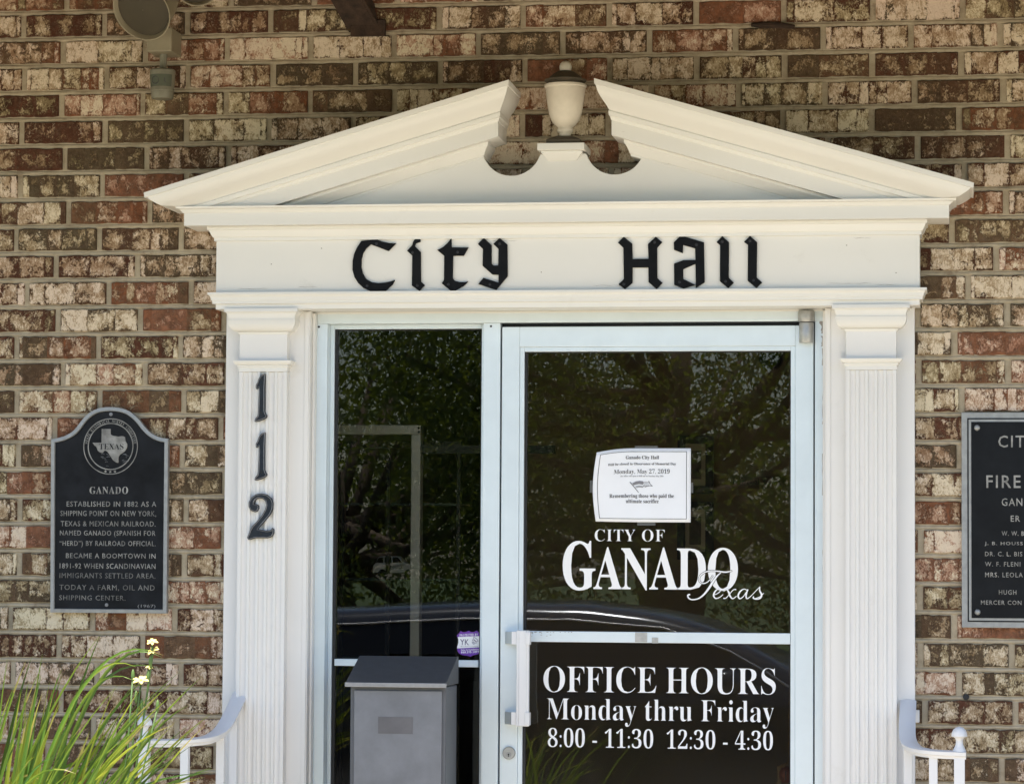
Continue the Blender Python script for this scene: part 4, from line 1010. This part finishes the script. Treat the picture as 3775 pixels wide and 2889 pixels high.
handrail(1, 'white iron handrail curving to a ball finial at the lower right', 1.2975)
# ================================================================ fortnight lily clump
def attr_mesh(name, v, f, vals, attr='leaf'):
    me = bpy.data.meshes.new(name); me.from_pydata(v, [], f)
    a = me.attributes.new(attr, 'FLOAT', 'FACE'); a.data.foreach_set('value', vals)
    return me
def blade(v, f, vals, p0, p1, p2, w, val, rnd, n=14, fold=.35, twist=0.0):
    p0, p1, p2 = Vector(p0), Vector(p1), Vector(p2)
    b0 = len(v)
    for i in range(n+1):
        u = i/n
        p = p0*(1-u)**2+p1*2*u*(1-u)+p2*u*u
        t = ((p1-p0)*(1-u)+(p2-p1)*u).normalized()
        s = t.cross(Vector((math.sin(twist+u*.6), -math.cos(twist+u*.6), .15))).normalized()
        nn = s.cross(t)
        ww = w*(.75+.5*u if u < .35 else .925*(1-((u-.35)/.65)**2.2))+.0004
        v.append(p-s*ww*.5+nn*ww*fold*.3); v.append(p); v.append(p+s*ww*.5+nn*ww*fold*.3)
    for i in range(n):
        a = b0+3*i
        f.append((a, a+1, a+4, a+3)); f.append((a+1, a+2, a+5, a+4))
        dv = .0 if i < n-2 else rnd.choice([0, 0, .25, .4])
        vals += [min(1, val+dv), min(1, val+dv*.8+.02)]
def lily(name, label, centre, tips, nfill, seed, hgt, spread, group):
    rnd = random.Random(seed)
    t = thing(name, label, 'plant', centre, group)
    c = Vector(centre); v, f, vals = [], [], []
    for tip in tips:
        x, z = tip[0]+rnd.gauss(0, .012), tip[1]-abs(rnd.gauss(0, .02)); y = centre[1]+rnd.uniform(-.18, .22)
        tip_ = Vector((x, y, z)); base = c+Vector((rnd.uniform(-.12, .16), rnd.uniform(-.14, .14), .0))
        droop = tip[2] if len(tip) > 2 else 0
        mid = base*.42+tip_*.58; mid.z = base.z+(tip_.z-base.z)*(.74+droop)+droop*.25
        mid.x = base.x+(tip_.x-base.x)*(.38-.1*droop)
        blade(v, f, vals, base, mid, tip_, rnd.uniform(.0075, .0165), rnd.choice([.2, .35, .5, .65, .75, .82, .88, .97]), rnd, twist=rnd.uniform(-.5, .5), n=18)
    for k in range(nfill):
        ang = rnd.uniform(0, 2*math.pi); ln = hgt*rnd.uniform(.45, 1.0); out = spread*rnd.random()**.7
        base = c+Vector((rnd.gauss(0, .10), rnd.gauss(0, .09), 0))
        tip_ = base+Vector((math.cos(ang)*out, math.sin(ang)*out*.75, ln))
        mid = base+Vector((math.cos(ang)*out*.28, math.sin(ang)*out*.2, ln*rnd.uniform(.68, .98)))
        blade(v, f, vals, base, mid, tip_, rnd.uniform(.007, .0145), (rnd.uniform(.9, 1) if rnd.random() < .10 else min(.9, max(0, rnd.gauss(.5, .24)))), rnd, twist=rnd.uniform(-1.2, 1.2))
    me = attr_mesh('foliage', v, f, vals)
    link('foliage', me, M['blade'], t)
    return t
tips = [(-.911, 1.411), (-.939, 1.406), (-1.094, 1.367), (-1.107, 1.338), (-1.167, 1.36), (-.743, 1.364, .32), (-.812, 1.316, .05), (-.703, 1.314), (-.666, 1.235, .12), (-.637, 1.208), (-.679, 1.20), (-.891, 1.208), (-.81, 1.332, .30), (-.69, 1.301), (-1.073, 1.303), (-1.101, 1.297), (-1.036, 1.272), (-.983, 1.247), (-.94, 1.059, .3), (-.651, 1.067, .15), (-.661, 1.048, .2), (-.674, 1.028, .18),
        (-.821, 1.284), (-.755, 1.269), (-1.066, 1.029, .3), (-1.138, 1.197), (-1.122, 1.207), (-1.072, 1.211), (-.86, 1.25), (-.80, 1.19, .05), (-.76, 1.17), (-.74, 1.22), (-.90, 1.17), (-.95, 1.19), (-.99, 1.15), (-.84, 1.14), (-.72, 1.12), (-.78, 1.10, .1), (-.70, 1.16), (-1.01, 1.32), (-1.13, 1.28)]
CL = (-1.29, -1.12, .0)
lily_t = lily('lily_clump', 'sunlit clump of long green and yellow lily blades with pale yellow flowers', CL, tips+tips[4:]+tips[12:], 400, 4, 1.14, .37, 'lily clumps')
def flower(c, r, face, seed):
    rnd = random.Random(seed); mb = MB(); c = Vector(c); fx = Vector(face).normalized(); u = fx.orthogonal().normalized(); w = fx.cross(u)
    for k in range(6):
        a = 2*math.pi*k/6+rnd.uniform(-.15, .15); rr = r*(1 if k % 2 else .85)*rnd.uniform(.85, 1.1)
        d = u*math.cos(a)+w*math.sin(a); s = fx.cross(d)
        pts = []
        for q, ww, up_ in ((0, .10, 0), (.35, .42, .16), (.7, .52, .24), (.95, .34, .18), (1.05, .05, .12)):
            p = c+d*rr*q+fx*rr*up_
            pts.append([p-s*rr*ww*.5+fx*rr*.05, p, p+s*rr*ww*.5+fx*rr*.05])
        vs = [x for ring_ in pts for x in ring_]; fs = []
        for i in range(4):
            for j in range(2): fs.append((3*i+j, 3*i+j+1, 3*i+j+4, 3*i+j+3))
        mb.add(vs, fs)
    return mb
FL = [((-.780, -1.10, 1.386), .0165), ((-.776, -1.10, 1.364), .0165), ((-.806, -1.11, 1.286), .024), ((-.786, -1.10, 1.321), .010)]
for k, (p, r_) in enumerate(FL):
    o = flower(p, r_, ((.1, -.5, .8), (-.2, -.6, .75), (.05, -.45, .9), (.3, -.5, .8))[k], k).build('flower', M['petal'], lily_t, smooth=True)
    MB().lathe([(.0005, r_*.25), (r_*.12, r_*.2), (r_*.14, 0), (.0015, -r_*.4)], p, 10).build('flower_centre', M['bud'], o)
mb = MB()
for pts, r_ in (([(-1.12, -1.12, .0), (-.95, -1.11, .6), (-.82, -1.10, 1.05), (-.793, -1.10, 1.24), (-.783, -1.10, 1.32), (-.778, -1.10, 1.355), (-.780, -1.10, 1.382)], .0030), ([(-1.10, -1.13, .0), (-.93, -1.12, .6), (-.835, -1.11, 1.05), (-.813, -1.11, 1.22), (-.806, -1.11, 1.278)], .0026), ([(-1.08, -1.12, 0), (-.90, -1.12, .7), (-.842, -1.1, 1.1), (-.830, -1.1, 1.305)], .0025), ([(-1.05, -1.12, 0), (-.87, -1.12, .7), (-.79, -1.1, 1.1), (-.762, -1.1, 1.222)], .0025)): mb.tube(pts, r_, 6)
stm = mb.build('flower_stem', M['stem'] if 'stem' in M else simple('stem', (.07, .13, .03), .5), lily_t, smooth=True)
M['pod'] = simple('pod', (.09, .16, .035), .5)
for p in ((-.783, -1.101, 1.337), (-.789, -1.101, 1.30), (-.830, -1.10, 1.30), (-.763, -1.10, 1.222), (-.818, -1.11, 1.245), (-.805, -1.105, 1.225)):
    MB().lathe([(.0005, -.018), (.0045, -.010), (.0052, 0), (.004, .010), (.0005, .017)], p, 8).build('seed_pod', M['pod'], lily_t, smooth=True)
lily('lily_clump', 'lily clump mirrored in the bottom of the door glass', (-.62, -3.95, 0), [], 170, 12, 1.0, .55, 'lily clumps')
lily('lily_clump', 'low lily clump mirrored at the foot of the sidelight', (-1.62, -2.6, 0), [], 150, 14, 1.05, .5, 'lily clumps')

# ================================================================ parked car, mirrored in the glass
def car():
    t = thing('parked_car', 'dark saloon car mirrored in the door glass', 'car', (-.62, -7.3, 0))
    cx, cy = -.62, -7.3
    xs = [-2.75, -2.7, -2.5, -2.15, -1.75, -1.0, -.6, -.1, .4, .75, 1.05, 1.4, 1.8, 2.15, 2.3, 2.36]
    belt = [.70, .84, .92, .95, .965, .97, .965, .96, .955, .95, .94, .90, .86, .80, .70, .58]
    roof = [0, 0, 0, 1.20, 1.355, 1.395, 1.405, 1.41, 1.37, 1.255, 1.085, 0, 0, 0, 0, 0]
    def hw(i): return [.60, .74, .82, .86, .87, .875, .88, .88, .88, .875, .87, .86, .84, .78, .68, .55][i]
    rings = []
    for i, x in enumerate(xs):
        w, b = hw(i), belt[i]
        tz = roof[i] if roof[i] else b+.035; tw = (w-.30*(tz-b)/.45) if roof[i] else w*.72
        lo = .24 if 0 < i < len(xs)-1 else .38
        half = [(w*.86, lo), (w*.98, lo+.10), (w, (lo+b)/2+.05), (w*.985, b-.03), (w*.95, b), (tw+.03, tz-.07 if roof[i] else b+.012), (tw-.02, tz-.02), (tw*.72, tz), (0, tz+.012)]
        ring_ = [(cx+x, cy+yy, z) for yy, z in half]+[(cx+x, cy-yy, z) for yy, z in half[-2::-1]]
        rings.append(ring_)
    o = MB().loft(rings).build('body', M['carpaint'], t, smooth=True)
    sd = o.modifiers.new('smooth', 'SUBSURF'); sd.levels = 2; sd.render_levels = 2
    mb = MB()
    for sgn in (1, -1):
        top, bot = [], []
        for i, x in enumerate(xs):
            if not roof[i] or i in (3, 10): continue
            w = hw(i); b = belt[i]; tz = roof[i]
            tw = w-.30*(tz-b)/.45
            top.append((cx+x, cy+sgn*(tw+.052), tz-.095)); bot.append((cx+x, cy+sgn*(w*.965), b+.02))
        n = len(top)
        MB().add(top+bot, [(i, i+1, n+i+1, n+i) for i in range(n-1)]).build('side_window', M['carglass'], t)
    mb = MB()
    for sgn in (1, -1):
        pts = []
        for i in range(3, 12):
            w = hw(i); b = belt[i]; tz = roof[i] if roof[i] else b+.06
            tw = w-.30*(tz-b)/.45
            pts.append((cx+xs[i], cy+sgn*(tw+.056), tz-.088))
        mb.tube(pts, .006, 6)
    mb.build('window_trim', M['chrome'], t, smooth=True)
    for x in (-1.75, 1.4):
        for sgn in (1, -1):
            wl_ = MB().lathe([(.19, -.09), (.30, -.10), (.325, -.07), (.325, .07), (.30, .10), (.19, .09)], (cx+x, cy+sgn*.80, .325), 32, 'y', caps=False).build('wheel', M['tyre'], t, smooth=True)
            MB().lathe([(.0005, .05*1), (.05, .06), (.17, .03), (.20, .085), (.20, -.085), (.0005, -.05)], (cx+x, cy+sgn*.80, .325), 24, 'y').build('rim', M['chrome'], wl_, smooth=True)
    for sgn in (1, -1):
        m = MB().lathe([(.0005, -.10), (.05, -.09), (.075, -.03), (.07, .04), (.03, .07), (.0005, .075)], (cx+.75, cy+sgn*.97, 1.01), 16, 'x').build('mirror', M['carpaint'], t, smooth=True)
        l = MB().lathe([(.0005, .10), (.08, .07), (.12, -.02), (.10, -.08)], (cx+2.18, cy+sgn*.55, .66), 18, 'x').build('headlight', M['chrome'], t, smooth=True)
car()

# ================================================================ trees across the street, mirrored in the glass
def tree(name, label, loc, hgt, rad, nleaf, seed, leafsize=.16):
    rnd = random.Random(seed); t = thing(name, label, 'tree', loc, 'oak trees across the street')
    c = Vector(loc); mb = MB()
    mb.tube([c, c+Vector((.1, 0, hgt*.18)), c+Vector((-.05, .1, hgt*.34)), c+Vector((.1, .05, hgt*.55))], [.32, .26, .22, .10], 10)
    blobs = []
    for k in range(22):
        a = rnd.uniform(0, 2*math.pi); rr = rad*rnd.uniform(.25, .85); zz = hgt*rnd.uniform(.16, .86)
        e = c+Vector((math.cos(a)*rr, math.sin(a)*rr, zz)); blobs.append((e, rad*rnd.uniform(.24, .42)))
        s = c+Vector((0, 0, hgt*rnd.uniform(.25, .45)))
        mb.tube([s, s*.5+e*.5+Vector((0, 0, -.25)), e], [.11, .07, .025], 6)
    mb.build('trunk', M['bark'], t, smooth=True)
    v, f, vals = [], [], []
    for k in range(nleaf):
        e, r_ = rnd.choice(blobs)
        d = Vector((rnd.gauss(0, 1), rnd.gauss(0, 1), rnd.gauss(0, .8))).normalized()*r_*rnd.random()**.33
        p = e+d; s = leafsize*rnd.uniform(.5, 1.2)
        n = Vector((rnd.gauss(0, 1), rnd.gauss(0, 1), rnd.gauss(.4, 1))).normalized(); u = n.orthogonal().normalized(); w = n.cross(u)
        a = rnd.uniform(0, 6.28); q1 = u*math.cos(a)+w*math.sin(a); q2 = n.cross(q1)
        b = len(v); v += [p-q1*s*.6, p+q2*s*.24-q1*s*.1, p+q1*s*.6, p-q2*s*.24-q1*s*.1]
        f.append((b, b+1, b+2, b+3)); vals.append(min(1, max(0, rnd.gauss(.5, .25))))
    link('crown', attr_mesh('crown', v, f, vals), M['leaf'], t)
tree('oak_tree', 'broad leafy oak mirrored in the upper sidelight', (-6.6, -29, 0), 5.0, 3.6, 22000, 21, .085)
tree('oak_tree', 'dense oak mirrored behind the paper notice', (-2.2, -28, 0), 8.0, 4.3, 60000, 22, .085)
tree('oak_tree', 'tall oak standing to the right across the street', (2.4, -31, 0), 8.5, 4.4, 30000, 23, .10)
tree('oak_tree', 'far oak filling the gap between the others', (-9.8, -36, 0), 5.0, 5.0, 8000, 24, .12)
tree('oak_tree', 'distant oak behind the dense one', (-3.8, -40, 0), 5.4, 5.0, 12000, 25, .13)
t = thing('white_shed', 'low white shed mirrored low in the right of the door glass', 'shed', (2.6, -26.0, 0))
MB().box(-.6, 4, -27, -25.5, 0, 1.75).build('shed_wall', simple('shed_paint', (.6, .6, .58), .7), t)
MB().box(-.7, 4.1, -27.1, -25.4, 1.751, 1.80).build('shed_roof', simple('red_metal_roof', (.25, .06, .04), .6), t)

# ================================================================ things seen dimly through the glass
t = thing('inner_door_frame', 'grey metal inner door frame behind the sidelight glass', 'door frame', (-.56, .55, .16))
MB().box(-1.2, -.369, .55, .60, 1.999, 2.028).box(-.399, -.369, .5505, .60, .161, 1.9985).build('frame', M['in_frame'], t, bevel=.002)
MB().box(-.3685, .05, .56, .59, 1.940, 1.965).build('partition_rail', M['dark_wood'], t)
for z in (2.0185, 2.006): MB().lathe([(.0005, .001), (.004, .001), (.0045, -.001)], (-.375, .55, z), 10, 'y').build('screw', M['gasket'], t)
t = thing('display_case', 'tall dark framed display case behind the sidelight glass', 'display case', (-.55, .85, .16))
mb = MB()
for x in (-.80, -.662, -.512, -.285): mb.box(x, x+.012, .735, .75, .161, 1.962)
mb.box(-.81, -.27, .734, .751, 1.9625, 1.985)
mb.build('case_frame', M['dark_wood'], t)
for z in (1.550, 1.789, 1.30): MB().box(-.81, -.275, .752, .98, z-.008, z).build('shelf', M['shelf'], t)
# toy police car on the middle shelf
def toy():
    t = thing('toy_police_car', 'small white toy police car on a dark shelf behind the sidelight', 'toy car', (-.48, .80, 1.5505))
    x0, z0, y0, y1 = -.562, 1.5505, .770, .822
    side = [(0, .016), (.002, .040), (.010, .046), (.018, .066), (.040, .070), (.085, .069), (.104, .049), (.140, .044), (.148, .036), (.150, .016)]
    MB().prism([(x0+x, z0+z) for x, z in side], y0, y1).build('body', M['toy'], t, bevel=.004)
    mb = MB()
    for poly in ([(.012, .048), (.020, .064), (.036, .066), (.036, .048)], [(.040, .048), (.040, .066), (.062, .066), (.062, .048)], [(.066, .048), (.066, .066), (.083, .065), (.098, .049)]): mb.prism([(x0+x, z0+z) for x, z in poly], y0-.0008, y0-.0001)
    mb.build('window', M['carglass'], t)
    for x in (.032, .118):
        MB().lathe([(.0005, .004), (.013, .004), (.014, 0), (.014, -.01)], (x0+x, y0+.001, z0+.014), 18, 'y').build('wheel', M['tyre'], t)
    mb = MB(); vs, fs = fit_text('POLICE', x0+.058, z0+.030, x0+.100, z0+.040, y0-.0012, res=1, offset=.02); mb.add(vs, fs); mb.build('side_lettering', M['ink'], t)
toy()
for z0, z1, lab in ((1.838, 2.034, 'black framed old print with a pale mount, upper of two behind the notice'), (1.616, 1.811, 'black framed old print with a pale mount, behind the big white lettering')):
    t = thing('picture_frame', lab, 'picture', (.413, 1.51, z0), 'framed prints on the inside wall')
    mb = MB().box(.345, .466, 1.495, 1.523, z0, z0+.026).box(.345, .466, 1.495, 1.523, z1-.026, z1).box(.345, .371, 1.4952, 1.523, z0+.0262, z1-.0262).box(.440, .466, 1.4952, 1.523, z0+.0262, z1-.0262)
    mb.build('frame', M['dark_wood'], t)
    MB().box(.3711, .4399, 1.508, 1.523, z0+.0263, z1-.0263).build('mount', M['mat_board'], t)
    MB().box(.385, .425, 1.506, 1.5075, z0+.05, z1-.05).build('print', M['dim_print'], t)
t = thing('court_sign', 'dark plate reading Municipal Court on the inside wall', 'sign', (.61, 1.51, 1.857))
MB().box(.522, .703, 1.511, 1.524, 1.857, 1.897).build('plate', simple('sign_plate', (.12, .085, .05), .6), t)
vs, fs = fit_text('Municipal  Court', .532, 1.864, .693, 1.890, 1.5102, res=2, offset=.01); MB().add(vs, fs).build('plate_lettering', M['dark_wood'], t)
t = thing('ceiling_dome', 'dark round dome behind the top corner of the door glass', 'dome', (.658, 1.51, 2.29))
o = MB().lathe([(.0005, .05), (.025, .045), (.038, .02), (.042, 0)], (.658, 1.524, 2.296), 24, 'y').build('dome', M['carglass'], t, smooth=True)
t = thing('hanging_bell', 'rusty round sleigh bell on a cord inside the door glass', 'bell', (.797, .10, 1.0))
MB().tube([(.808, .088, 1.30), (.806, .09, 1.15), (.804, .092, 1.03)], .0025, 6).build('cord', M['cord'], t)
b = MB().lathe([(.0005, -.026), (.012, -.0235), (.021, -.016), (.0255, -.004), (.0262, 0), (.0255, .004), (.021, .016), (.012, .0235), (.0005, .026)], (.797, .098, .992), 28).build('bell_shell', M['bell'], t, smooth=True)
MB().box(.7955, .7985, .0712, .074, .978, 1.003).build('bell_slot', M['gasket'], b)
mb = MB(); rr = random.Random(2)
for k in range(9): mb.tube([(.802, .09, 1.028), (.785+rr.uniform(-.012, .006), .085+rr.uniform(-.01, .01), 1.015), (.775+rr.uniform(-.006, .012), .085, .965-rr.uniform(0, .03))], .0022, 5)
mb.build('tassel', M['cord'], t)
